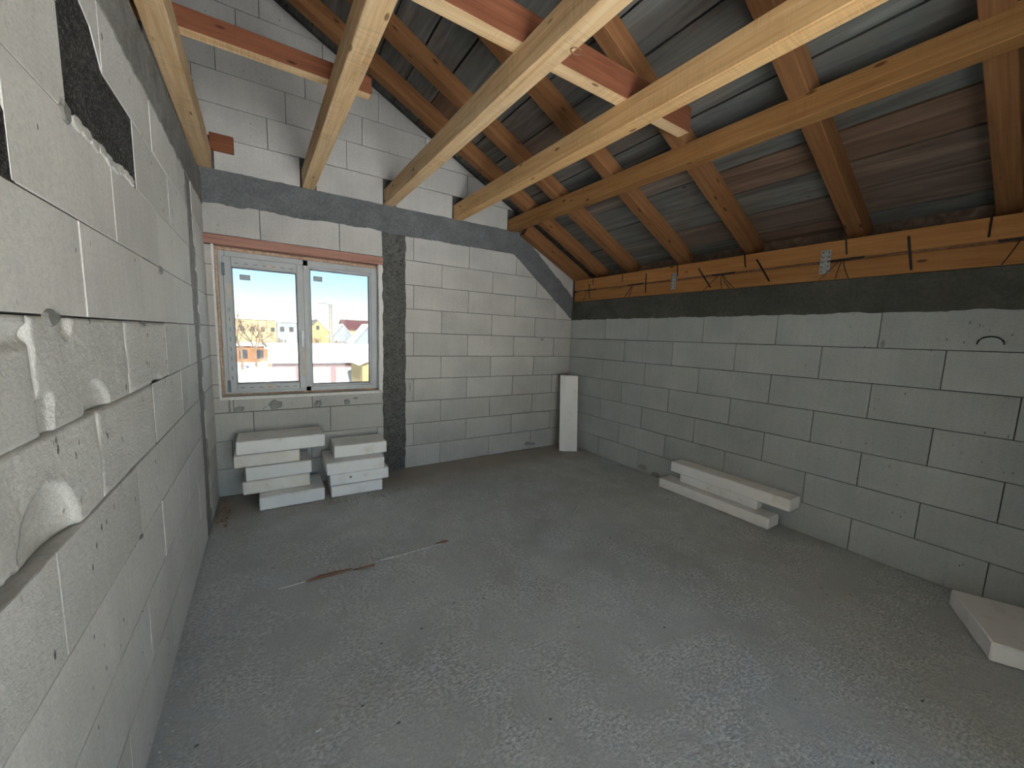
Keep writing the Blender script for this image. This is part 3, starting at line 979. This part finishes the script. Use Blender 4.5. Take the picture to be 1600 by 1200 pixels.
win = empty('window_1', (0.72, D + 0.1, WZ0))
tag(win, 'two-light window still in its protective film, backlit shade painted grey', 'window', kind='structure')
YF = D + 0.075
def ring_boxes(x0, x1, z0, z1, wl, wr, wb_, wt_, y0, y1):
    return [(x0, y0, z0, x0 + wl, y1, z1), (x1 - wr, y0, z0, x1, y1, z1), (x0 + wl, y0, z0, x1 - wr, y1, z0 + wb_), (x0 + wl, y0, z1 - wt_, x1 - wr, y1, z1)]
def bev_obj(name, boxes, mat, parent, bev=0.004):
    me = boxes_mesh(name, boxes)
    bm = bmesh.new(); bm.from_mesh(me)
    bmesh.ops.bevel(bm, geom=list(bm.edges), offset=bev, segments=2, affect='EDGES', profile=0.5)
    bm.to_mesh(me); bm.free()
    return link(name, me, mat, parent)
fx0, fx1, fz0, fz1 = 0.078, 1.378, 0.905, 2.135
frame = bev_obj('window_frame', ring_boxes(fx0, fx1, fz0, fz1, 0.045, 0.062, 0.045, 0.055, YF, YF + 0.075) + [(0.705, YF, fz0, 0.752, YF + 0.075, fz1)], M['pvc'], win)
# fixed right light: beads
bead = bev_obj('glazing_bead', ring_boxes(0.745, 1.325, 0.945, 2.085, 0.022, 0.028, 0.026, 0.03, YF + 0.008, YF + 0.05), M['pvc'], win, 0.005)
# opening sash
sash = bev_obj('sash', ring_boxes(0.108, 0.712, 0.930, 2.090, 0.058, 0.058, 0.063, 0.084, YF - 0.014, YF + 0.05), M['pvc'], win, 0.006)
bev_obj('glazing_bead', ring_boxes(0.160, 0.660, 0.988, 2.012, 0.010, 0.010, 0.010, 0.010, YF - 0.006, YF + 0.045), M['pvc'], sash, 0.003)
link('gasket', boxes_mesh('gasket', ring_boxes(0.167, 0.652, 0.995, 2.004, 0.006, 0.006, 0.006, 0.006, YF, YF + 0.044)), M['gasket'], sash)
link('gasket', boxes_mesh('gasket', ring_boxes(0.765, 1.30, 0.968, 2.058, 0.006, 0.006, 0.006, 0.006, YF + 0.012, YF + 0.046)), M['gasket'], win)
pl_ = link('pane', boxes_mesh('pane', [(0.165, YF + 0.022, 0.993, 0.655, YF + 0.026, 2.006)]), M['glass'], win)
pr_ = link('pane', boxes_mesh('pane', [(0.762, YF + 0.030, 0.965, 1.303, YF + 0.034, 2.060)]), M['glass'], win)
for x0, z0, par, yq in ((0.222, 1.905, pl_, YF + 0.021), (0.797, 1.955, pr_, YF + 0.029)):
    s_ = link('sticker', boxes_mesh('sticker', [(x0, yq - 0.001, z0, x0 + 0.076, yq, z0 + 0.045)]), M['sticker_edge'], par)
    link('sticker', boxes_mesh('sticker', [(x0 + 0.006, yq - 0.0018, z0 + 0.006, x0 + 0.07, yq - 0.0012, z0 + 0.039)]), M['sticker'], par)
hd = bev_obj('handle', [(0.672, YF - 0.026, 1.41, 0.700, YF - 0.013, 1.485), (0.678, YF - 0.052, 1.335, 0.694, YF - 0.038, 1.465), (0.679, YF - 0.045, 1.440, 0.693, YF - 0.02, 1.458)], M['handle'], sash, 0.003)
# tape on the film and printed marks
for x0, z0, x1, z1 in ((0.13, 1.74, 0.158, 1.86), (0.42, 2.022, 0.50, 2.05), (0.37, 0.945, 0.46, 0.978), (0.115, 1.52, 0.125, 1.60), (0.677, 1.05, 0.707, 1.30)):
    link('tape', boxes_mesh('tape', [(x0, YF - 0.0155, z0, x1, YF - 0.0145, z1)]), M['tape'], sash)
for i in range(7):
    x0 = 0.19 + i * 0.068
    link('film_print', boxes_mesh('film_print', [(x0, YF - 0.0155, 0.955, x0 + 0.03, YF - 0.0146, 0.962)]), M['sticker_edge'], sash)
    link('film_print', boxes_mesh('film_print', [(x0, YF - 0.0155, 2.035, x0 + 0.03, YF - 0.0146, 2.041)]), M['sticker_edge'], sash)
for i in range(8):
    z0_ = 1.03 + i * 0.085
    link('film_print', boxes_mesh('film_print', [(0.134, YF - 0.0155, z0_, 0.140, YF - 0.0146, z0_ + 0.035)]), M['sticker_edge'], sash)
for z0_ in (0.925, 1.93):
    link('hinge', boxes_mesh('hinge', [(0.100, YF - 0.03, z0_, 0.122, YF - 0.002, z0_ + 0.10)]), M['sticker_edge'], sash)
# expanding foam round the frame and plastered reveal strips
def foam_line(p0, p1, r, n=26):
    pts, rr = [], []
    for i in range(n + 1):
        t = i / n
        q = Vector(p0).lerp(Vector(p1), t) + Vector((random.uniform(-1, 1), random.uniform(-1, 1), random.uniform(-1, 1))) * r * 0.3
        pts.append(q); rr.append(r * random.uniform(0.7, 1.25))
    tube('expanding_foam', pts, rr, M['pufoam'], win, 8)
foam_line((0.066, YF + 0.01, 0.90), (0.066, YF + 0.01, 2.15), 0.013)
foam_line((1.385, YF + 0.01, 0.90), (1.385, YF + 0.01, 2.15), 0.010)
foam_line((0.07, YF + 0.012, 2.151), (1.38, YF + 0.012, 2.151), 0.014)
foam_line((0.07, YF + 0.01, 0.896), (1.38, YF + 0.01, 0.896), 0.010)
link('expanding_foam', boxes_mesh('expanding_foam', ring_boxes(WX0 - 0.005, WX1 + 0.005, WZ0 - 0.005, WZ1 + 0.01, fx0 - WX0 + 0.01, WX1 - fx1 + 0.01, fz0 - WZ0 + 0.01, WZ1 - fz1 + 0.015, YF + 0.015, YF + 0.06)), M['pufoam'], win)
rv = boxes_mesh('plaster_reveal', [(WX0 - 0.012, D - 0.006, WZ0 - 0.02, WX0 + 0.004, D + 0.09, WZ1), (WX0, D - 0.006, WZ0 - 0.022, WX1, D + 0.10, WZ0 + 0.004)])
link('plaster_reveal', rv, M['plaster'], win)
rg = ragged([((1.372, WZ0 - 0.02), (1.412, WZ0 - 0.02), 0), ((1.412, WZ0 - 0.02), (1.412, WZ1), 0.008), ((1.412, WZ1), (1.374, WZ1), 0), ((1.374, WZ1), (1.372, WZ0 - 0.02), 0.004)])
link('plaster_reveal', slab_poly('plaster_reveal', rg, -0.006, 0.06), M['plaster'], win, F_BACK)

# ------------------------------------------------------------------ foam boards
fseed = 0
def foam(x0, x1, y0, y1, z0, z1, label, group, mat='foam', rz=0.0, name='foam_board', bev=0.007):
    global fseed
    fseed += 1
    me = cbox(name, x1 - x0, y1 - y0, z1 - z0 - 0.0035, bev, M[mat], 5, 0.0016, fseed)
    mw = Matrix.Translation(((x0 + x1) / 2, (y0 + y1) / 2, (z0 + z1) / 2)) @ Matrix.Rotation(rz, 4, 'Z')
    return tag(link(name, me, M[mat], None, mw), label, 'foam board', group)
ga = 'foam boards stacked below the window'
yb = 4.055
foam(0.300, 0.785, 3.585, 3.98, 0.002, 0.116, 'bottom white foam board of the taller stack below the window', ga)
foam(0.190, 0.680, 3.695, 4.035, 0.117, 0.231, 'second foam board from the floor in the taller stack', ga, 'foam_d')
foam(0.214, 0.697, 3.690, 4.03, 0.232, 0.350, 'middle white foam board of the taller stack of five', ga)
foam(0.138, 0.606, 3.700, 4.04, 0.351, 0.456, 'shorter foam board second from top in the taller stack', ga, 'foam_d')
foam(0.158, 0.806, 3.700, 4.04, 0.457, 0.573, 'long white foam board on top of the taller stack of five', ga)
foam(0.842, 1.285, 3.585, 3.99, 0.002, 0.108, 'bottom foam board of the shorter stack next to the concrete column', ga, 'foam', -0.03)
foam(0.836, 1.345, 3.590, 3.99, 0.109, 0.218, 'foam board with a brown hole, second from floor in the shorter stack', ga, 'foam', -0.03)
foam(0.805, 1.300, 3.570, 4.00, 0.219, 0.331, 'foam board third from the floor in the shorter stack', ga, 'foam', -0.02)
foam(0.884, 1.352, 3.690, 4.01, 0.332, 0.446, 'top dusty foam board of the shorter stack of four', ga, 'foam', -0.02)
# brown hole in the board
hb = bpy.context.scene.objects.get('foam_board.006')
tube('hole', [(1.0, 3.588, 0.172), (1.0, 3.610, 0.172)], 0.011, M['paper'], hb, 10)
gc = 'foam strips stacked along the right wall'
foam(3.768, 3.955, 1.318, 2.350, 0.002, 0.100, 'bottom white foam strip lying along the right wall', gc)
foam(3.845, 3.962, 1.450, 2.170, 0.101, 0.199, 'short white foam strip in the middle of the right-hand stack', gc)
foam(3.790, 3.962, 1.190, 2.245, 0.200, 0.304, 'top white foam strip of the right-hand stack', gc)
# leaning strip in the corner: outline at the foot and at the head
def leaning():
    bot = [(3.640, 3.800), (3.690, 3.748), (3.836, 3.668), (3.885, 3.752), (3.700, 3.872)]
    dx, dy = 0.050, 0.112
    v, f = [], []
    n, st = 5, 8
    for j in range(st + 1):
        t = j / st
        for (x, y) in bot:
            v.append((x + dx * t + noise.noise(Vector((x * 9, t * 5, 1))) * 0.002, y + dy * t, 0.004 + 1.0 * t))
    for j in range(st):
        for i in range(n):
            k = (i + 1) % n
            f.append((j * n + i, j * n + k, (j + 1) * n + k, (j + 1) * n + i))
    f.append(tuple(range(n - 1, -1, -1))); f.append(tuple(st * n + i for i in range(n)))
    me = mesh('foam_board', v, f)
    bm = bmesh.new(); bm.from_mesh(me)
    bmesh.ops.recalc_face_normals(bm, faces=list(bm.faces))
    bm.to_mesh(me); bm.free()
    return tag(link('foam_board', me, M['foam']), 'narrow white foam strip standing upright in the far corner', 'foam board')
leaning()
# board cut by the right edge of the frame
ang = math.atan2(0.199, 0.446)
me = cbox('foam_board', 0.489, 0.52, 0.098, 0.006, M['foam'], 5, 0.003, 40)
cx_ = Vector((3.533, 0.2315, 0.0)) + Vector((math.sin(ang), -math.cos(ang), 0)) * 0.26
mw = Matrix.Translation((cx_.x - 0.005, cx_.y, 0.052)) @ Matrix.Rotation(ang, 4, 'Z')
tag(link('foam_board', me, M['foam'], None, mw), 'white foam board flat on the floor at the right edge', 'foam board')

# ------------------------------------------------------------------ litter on the floor
def splinter(pts, r, lab):
    o = tube('wood_splinter', pts, r, M['splinter'], None, 5)
    return tag(o, lab, 'splinter', 'wood splinters on the floor')
splinter([(0.54, 2.405, 0.005), (0.62, 2.408, 0.009), (0.72, 2.402, 0.008), (0.80, 2.404, 0.006)], [0.004, 0.011, 0.010, 0.004], 'longer dark wood splinter lying on the floor seam')
splinter([(0.80, 2.392, 0.005), (0.87, 2.376, 0.008), (0.925, 2.372, 0.010), (0.93, 2.395, 0.008)], [0.004, 0.007, 0.008, 0.003], 'shorter hooked wood splinter beside the longer one')
splinter([(1.36, 2.425, 0.004), (1.42, 2.415, 0.008), (1.455, 2.420, 0.006)], [0.003, 0.010, 0.004], 'small grey chip at the far end of the floor seam')
# raised seams in the screed
tube('screed_seam', [(0.40 + 0.06 * i, 2.418 + random.uniform(-0.004, 0.004), -0.002) for i in range(18)], 0.006, M['floor'], floor_o, 6)
tube('screed_seam', [(2.55, 2.30, -0.003), (2.75, 2.44, -0.003), (2.95, 2.58, -0.003), (2.93, 2.68, -0.003), (2.85, 2.75, -0.003)], 0.006, M['floor'], floor_o, 6)
def crumb_mesh(n):
    me = None
    bm = bmesh.new()
    bmesh.ops.create_icosphere(bm, subdivisions=1, radius=1.0)
    for vv in bm.verts: vv.co *= 0.7 + 0.6 * abs(noise.noise(vv.co * 2 + Vector((n, n, n))))
    for vv in bm.verts: vv.co.z *= 0.6
    me = bpy.data.meshes.new('block_crumb'); bm.to_mesh(me); bm.free()
    me.materials.append(M['crumb'])
    return me
cms = [crumb_mesh(i) for i in range(4)]
cr = [(0.505, 1.427, 0.013, 'pale block crumb on the floor near the left wall, closest to the camera'), (1.775, 0.659, 0.012, 'pale block crumb on the open floor at the bottom right'),
      (3.256, 1.09, 0.011, 'pale block crumb in front of the right wall strips'), (2.675, 3.091, 0.022, 'flat white block flake on the floor before the leaning strip'),
      (2.60, 3.20, 0.012, 'small white crumb just beyond the flat flake'), (0.06, 3.42, 0.02, 'white crumb at the foot of the left wall chase'),
      (0.86, 3.53, 0.016, 'white crumb between the two stacks of foam boards')]
for i, (x, y, r, lab) in enumerate(cr):
    o = link('block_crumb', cms[i % 4], None, None, Matrix.Translation((x, y, r * 0.35)) @ Matrix.Rotation(i * 1.3, 4, 'Z') @ Matrix.Diagonal((r * 1.3, r, r, 1)))
    tag(o, lab, 'crumb', 'block crumbs on the floor')
# uncountable grit
v, f = [], []
def grit(x, y, r):
    if (x > 3.74 and 1.28 < y < 2.39) or (x > 3.2 and y < 0.4) or (0.1 < x < 1.4 and y > 3.55) or (x > 3.6 and y > 3.64): return
    b = len(v)
    h = r * 0.7
    a = random.uniform(0, 6.28)
    for q in range(4):
        an = a + q * 1.571 + random.uniform(-0.3, 0.3)
        v.append((x + r * math.cos(an), y + r * math.sin(an), -0.001))
    v.append((x, y, h))
    for q in range(4): f.append((b + q, b + (q + 1) % 4, b + 4))
for i in range(420):
    x, y = random.uniform(0.05, W - 0.05), random.uniform(0.3, D - 0.05)
    grit(x, y, random.uniform(0.0015, 0.0045))
for i in range(160): grit(random.uniform(0.01, 0.06), random.uniform(0.9, 3.4), random.uniform(0.0015, 0.006))
for i in range(160): grit(random.uniform(1.3, W - 0.1), D - abs(random.gauss(0, 0.05)) - 0.01, random.uniform(0.0015, 0.006))
for i in range(160): grit(W - 0.01 - abs(random.gauss(0, 0.025)), random.uniform(0.4, D), random.uniform(0.0015, 0.006))
tag(link('floor_grit', mesh('floor_grit', v, f), M['crumb']), 'pale grit and dust scattered over the concrete floor', 'grit', kind='stuff')
v, f = [], []
for i in range(40): grit(min(0.09, 0.03 + abs(random.gauss(0, 0.07))), 3.62 + random.uniform(-0.2, 0.35), random.uniform(0.006, 0.018))
for i in range(60): grit(random.uniform(0.8, 1.5), min(3.55, 3.49 + random.gauss(0, 0.04)), random.uniform(0.003, 0.009))
tag(link('brown_litter', mesh('brown_litter', v, f), M['paper']), 'brown scraps and dirt on the floor around the foam stacks', 'litter', kind='stuff')

# ------------------------------------------------------------------ outside
def at(px, py, Y):
    d = RX * ((px - 800) / FPX) + UY * (-(py - 600) / FPX) - BZ
    return CAM + d * (Y / d.y)
GZ = -4.0
def omat(name, c, r=0.9, ns=1.0, amt=0.15): return plain(name, c, r, 0, ns, amt, 0)
M['snow'] = omat('snow', (0.80, 0.82, 0.85), 0.8, 0.4, 0.05)
M['yellow'] = omat('yellow_render', (0.20, 0.15, 0.065), 0.9, 0.5)
M['beige'] = omat('beige_render', (0.21, 0.155, 0.09), 0.9, 0.5)
M['greyr'] = omat('grey_render', (0.13, 0.14, 0.16), 0.9, 0.5)
M['brick'] = omat('orange_brick', (0.16, 0.07, 0.033), 0.9, 1.5, 0.3)
M['redroof'] = omat('red_roof', (0.06, 0.02, 0.023), 0.8, 1.0)
M['darkroof'] = omat('dark_roof', (0.06, 0.055, 0.06), 0.8, 1.0)
M['garage_f'] = omat('garage_frame', (0.09, 0.045, 0.042), 0.8, 1.0)
M['garage_d'] = omat('garage_door', (0.24, 0.24, 0.235), 0.6, 1.0, 0.05)
M['pane_d'] = omat('dark_window', (0.02, 0.02, 0.025), 0.3, 1.0)
M['pole'] = omat('concrete_pole', (0.14, 0.125, 0.11), 0.9, 2.0)
M['bark'] = omat('bare_branches', (0.11, 0.075, 0.05), 0.9, 3.0)

g = link('snowy_ground', boxes_mesh('snowy_ground', [(-160, D + 1.2, GZ - 0.5, 200, 320, GZ)]), M['snow'])
tag(g, 'bright snow-covered ground outside the window', 'ground', kind='structure')
g = link('rear_ground', boxes_mesh('rear_ground', [(-60, -80, GZ - 0.5, 60, YR - 1.0, GZ)]), M['snow'])
tag(g, 'snow-covered ground on the rear side of the house', 'ground', kind='structure')

def gable_house(name, cx, cy, w, d, zb, zw, zr, wall, roof, label, ridge_y=True, snow_side=None, wins=()):
    root = empty(name, (cx, cy, zb))
    tag(root, label, 'house', 'houses outside the window')
    x0, x1, y0, y1 = cx - w / 2, cx + w / 2, cy, cy + d
    if ridge_y:
        v = [(x0, y0, zb), (x1, y0, zb), (x1, y0, zw), (cx, y0, zr), (x0, y0, zw), (x0, y1, zb), (x1, y1, zb), (x1, y1, zw), (cx, y1, zr), (x0, y1, zw)]
        f = [(0, 1, 2, 3, 4), (9, 8, 7, 6, 5), (0, 4, 9, 5), (1, 6, 7, 2), (4, 3, 8, 9), (3, 2, 7, 8)]
        link('wall', mesh('wall', v, f), wall, root)
        e = 0.3
        for s_, xe in ((-1, x0), (1, x1)):
            sl_ = (zr - zw) / (w / 2)
            q = [(cx, zr + 0.05), (xe + s_ * e, zw + 0.05 - e * sl_), (xe + s_ * e, zw + 0.25 - e * sl_), (cx, zr + 0.25)]
            v = [(a, y0 - e, b) for a, b in q] + [(a, y1 + e, b) for a, b in q]
            f = [(0, 1, 2, 3), (7, 6, 5, 4), (0, 4, 5, 1), (1, 5, 6, 2), (2, 6, 7, 3), (3, 7, 4, 0)]
            link('roof', mesh('roof', v, f), roof if snow_side != s_ else M['snow'], root)
    else:
        ym = (y0 + y1) / 2
        v = [(x0, y0, zb), (x1, y0, zb), (x1, y0, zw), (x0, y0, zw), (x0, y1, zb), (x1, y1, zb), (x1, y1, zw), (x0, y1, zw), (x0, ym, zr), (x1, ym, zr)]
        f = [(0, 1, 2, 3), (5, 4, 7, 6), (4, 0, 3, 8, 7), (1, 5, 6, 9, 2), (3, 2, 9, 8), (8, 9, 6, 7)]
        link('wall', mesh('wall', v, f), wall, root)
        e = 0.35
        for s_, ye in ((-1, y0), (1, y1)):
            sl_ = (zr - zw) / (d / 2)
            q = [(ym, zr + 0.05), (ye + s_ * e, zw + 0.05 - e * sl_), (ye + s_ * e, zw + 0.3 - e * sl_), (ym, zr + 0.3)]
            v = [(x0 - e, a, b) for a, b in q] + [(x1 + e, a, b) for a, b in q]
            f = [(3, 2, 1, 0), (4, 5, 6, 7), (1, 5, 4, 0), (2, 6, 5, 1), (3, 7, 6, 2), (0, 4, 7, 3)]
            link('roof', mesh('roof', v, f), roof, root)
    for (wx0, wx1, wz0, wz1) in wins:
        link('window', boxes_mesh('window', [(wx0, y0 - 0.06, wz0, wx1, y0 + 0.05, wz1)]), M['pane_d'], root)
    return root

# garage with snowy roof, brown frame and pale doors
YG = 40.0
ge = at(417, 565, YG); gr = at(700, 575, YG)
ez = at(480, 566, YG).z
ga0, ga1 = ge.x, at(600, 570, YG).x + 6
rz_ = at(500, 541, YG + 5).z
gar = gable_house('garage', (ga0 + 0.3 + ga1) / 2, YG, ga1 - ga0 - 0.6, 10.0, GZ, ez, rz_, M['garage_f'], M['snow'], 'long brown-framed garage with pale doors under a snowy roof', False)
gw = at(462, 575, YG).x - at(421, 575, YG).x
for pa, pb in ((423, 462), (483.5, 516), (525, 567)):
    xa, xb_ = at(pa, 585, YG).x, at(pb, 585, YG).x
    link('garage_door', boxes_mesh('garage_door', [(xa, YG - 0.08, GZ + 0.02, xb_, YG + 0.05, at(pa, 574, YG).z)]), M['garage_d'], gar)
# smaller snowy shed roof at the right
c0 = at(570, 560, 33)
gable_house('shed', c0.x + 1.9, 33, 4.2, 5, GZ, at(552, 569, 33).z, at(575, 551, 33).z, M['yellow'], M['snow'], 'small shed with snowy roof at the right of the garage', True)
# yellow gabled house
def px_house(name, pl_, pr__, ptop, pe, Y, wall, roof, label, d=12, snow=None, wins=()):
    a, b_ = at(pl_, pe, Y), at(pr__, pe, Y)
    t = at((pl_ + pr__) / 2, ptop, Y)
    return gable_house(name, (a.x + b_.x) / 2, Y, b_.x - a.x, d, GZ, a.z, t.z, wall, roof, label, True, snow, wins)
a = at(494, 515, 100); b_ = at(499, 509, 100)
px_house('yellow_house', 477, 515, 500, 518, 100, M['yellow'], M['darkroof'], 'yellow gabled house left of the utility pole', 14, 1, [(a.x, b_.x, a.z, b_.z)])
px_house('white_house', 519, 551, 508, 526, 86, M['greyr'], M['snow'], 'low house with snow-white roof right of the utility pole', 5)
c = at(556, 501, 120)
gable_house('red_roof_house', c.x + 4, 120, 14, 12, GZ, at(556, 515, 120).z, at(556, 501, 120).z, M['beige'], M['redroof'], 'house with dark red roof at the right of the view', False)
px_house('annex_house', 553, 600, 508, 535, 77, M['greyr'], M['snow'], 'house with steep snowy roof in front of the red roof', 6)
# apartment block, grey block, brick garages
def block_house(name, pl_, pr__, pt, Y, d, wall, label, cols, rows, pz0, pz1):
    a, b_ = at(pl_, pt, Y), at(pr__, pt, Y)
    root = empty(name, ((a.x + b_.x) / 2, Y, GZ))
    tag(root, label, 'building')
    link('wall', boxes_mesh('wall', [(a.x, Y, GZ, b_.x, Y + d, a.z)]), wall, root)
    link('roof', boxes_mesh('roof', [(a.x - 0.3, Y - 0.3, a.z, b_.x + 0.3, Y + d + 0.3, a.z + 0.35)]), M['snow'], root)
    zt, zb = at(pl_, pz0, Y).z, at(pl_, pz1, Y).z
    for i in range(cols):
        for j in range(rows):
            x = a.x + (b_.x - a.x) * (i + 0.5) / cols
            z = zt + (zb - zt) * (j + 0.5) / max(1, rows)
            link('window', boxes_mesh('window', [(x - 0.55, Y - 0.06, z - 0.7, x + 0.55, Y + 0.05, z + 0.7)]), M['pane_d'], root)
block_house('apartment_block', 352, 433, 497, 150, 15, M['beige'], 'long beige apartment block behind the bare trees', 5, 1, 505, 520)
block_house('grey_building', 433, 476, 503, 132, 12, M['greyr'], 'grey flat-roofed building beside the apartment block', 3, 1, 508, 520)
block_house('brick_building', 340, 417, 540, 75, 8, M['brick'], 'low orange brick building beyond the snowy yard', 3, 1, 546, 560)
block_house('low_annex', 417, 452, 545, 65, 6, M['brick'], 'low red annex behind the garage roof', 1, 1, 547, 556)
# utility pole with lamp arm and wires
YP = 60.0
p = at(516, 475, YP)
pole = tube('utility_pole', [(p.x, YP, GZ), (p.x, YP, p.z)], [0.32, 0.22], M['pole'], None, 8)
tag(pole, 'pale concrete utility pole with a lamp arm', 'pole')
q = at(503, 474, YP)
tube('lamp_arm', [(p.x, YP, p.z - 0.5), (p.x - 0.6, YP, p.z + 0.1), (q.x, YP, q.z)], 0.07, M['pole'], pole)
link('lamp_head', boxes_mesh('lamp_head', [(q.x - 0.4, YP - 0.15, q.z - 0.12, q.x + 0.2, YP + 0.15, q.z + 0.06)]), M['pole'], pole)
for px_, py_ in ((480, 488), (590, 500)):
    e = at(px_, py_, YP + 10)
    pts = []
    for i in range(9):
        t = i / 8
        w_ = Vector((p.x, YP, p.z - 1.2)).lerp(e, t); w_.z -= 0.8 * math.sin(math.pi * t)
        pts.append(w_)
    tube('wire', pts, 0.03, M['bark'], pole, 4)

# bare trees: recursive branches in one mesh each
def bare_tree(px_, py_top, Y, label, seed):
    rnd = random.Random(seed)
    base = at(px_, 560, Y); top = at(px_, py_top, Y)
    H = top.z - GZ
    v, f = [], []
    def limb(p, d, L, r, depth):
        q = p + d * L
        a = d.orthogonal().normalized(); c = d.cross(a)
        b = len(v)
        for (pp, rr) in ((p, r), (q, r * 0.65)):
            for k in range(4):
                an = k * math.pi / 2
                v.append(tuple(pp + (a * math.cos(an) + c * math.sin(an)) * rr))
        for k in range(4):
            k2 = (k + 1) % 4
            f.append((b + k, b + k2, b + 4 + k2, b + 4 + k))
        if depth == 0: return
        for i in range(3 if depth > 1 else 4):
            nd = (d + Vector((rnd.uniform(-1, 1), rnd.uniform(-1, 1), rnd.uniform(-0.3, 0.8))) * 0.75).normalized()
            limb(p + d * L * rnd.uniform(0.6, 1.0), nd, L * rnd.uniform(0.55, 0.78), r * 0.6, depth - 1)
    limb(Vector((base.x, Y, GZ)), Vector((0, 0, 1)), H * 0.38, 0.22, 5)
    o = link('bare_tree', mesh('bare_tree', v, f), M['bark'])
    tag(o, label, 'tree', 'bare trees outside the window')
bare_tree(378, 478, 62, 'tallest bare tree at the left edge of the view', 3)
bare_tree(400, 497, 66, 'bare tree before the apartment block, left of the garage', 5)
bare_tree(428, 508, 58, 'small bare tree above the garage roof ridge', 8)
bare_tree(497, 520, 70, 'bare shrub in front of the yellow gabled house', 11)
bare_tree(535, 526, 68, 'bare shrub right of the utility pole', 14)
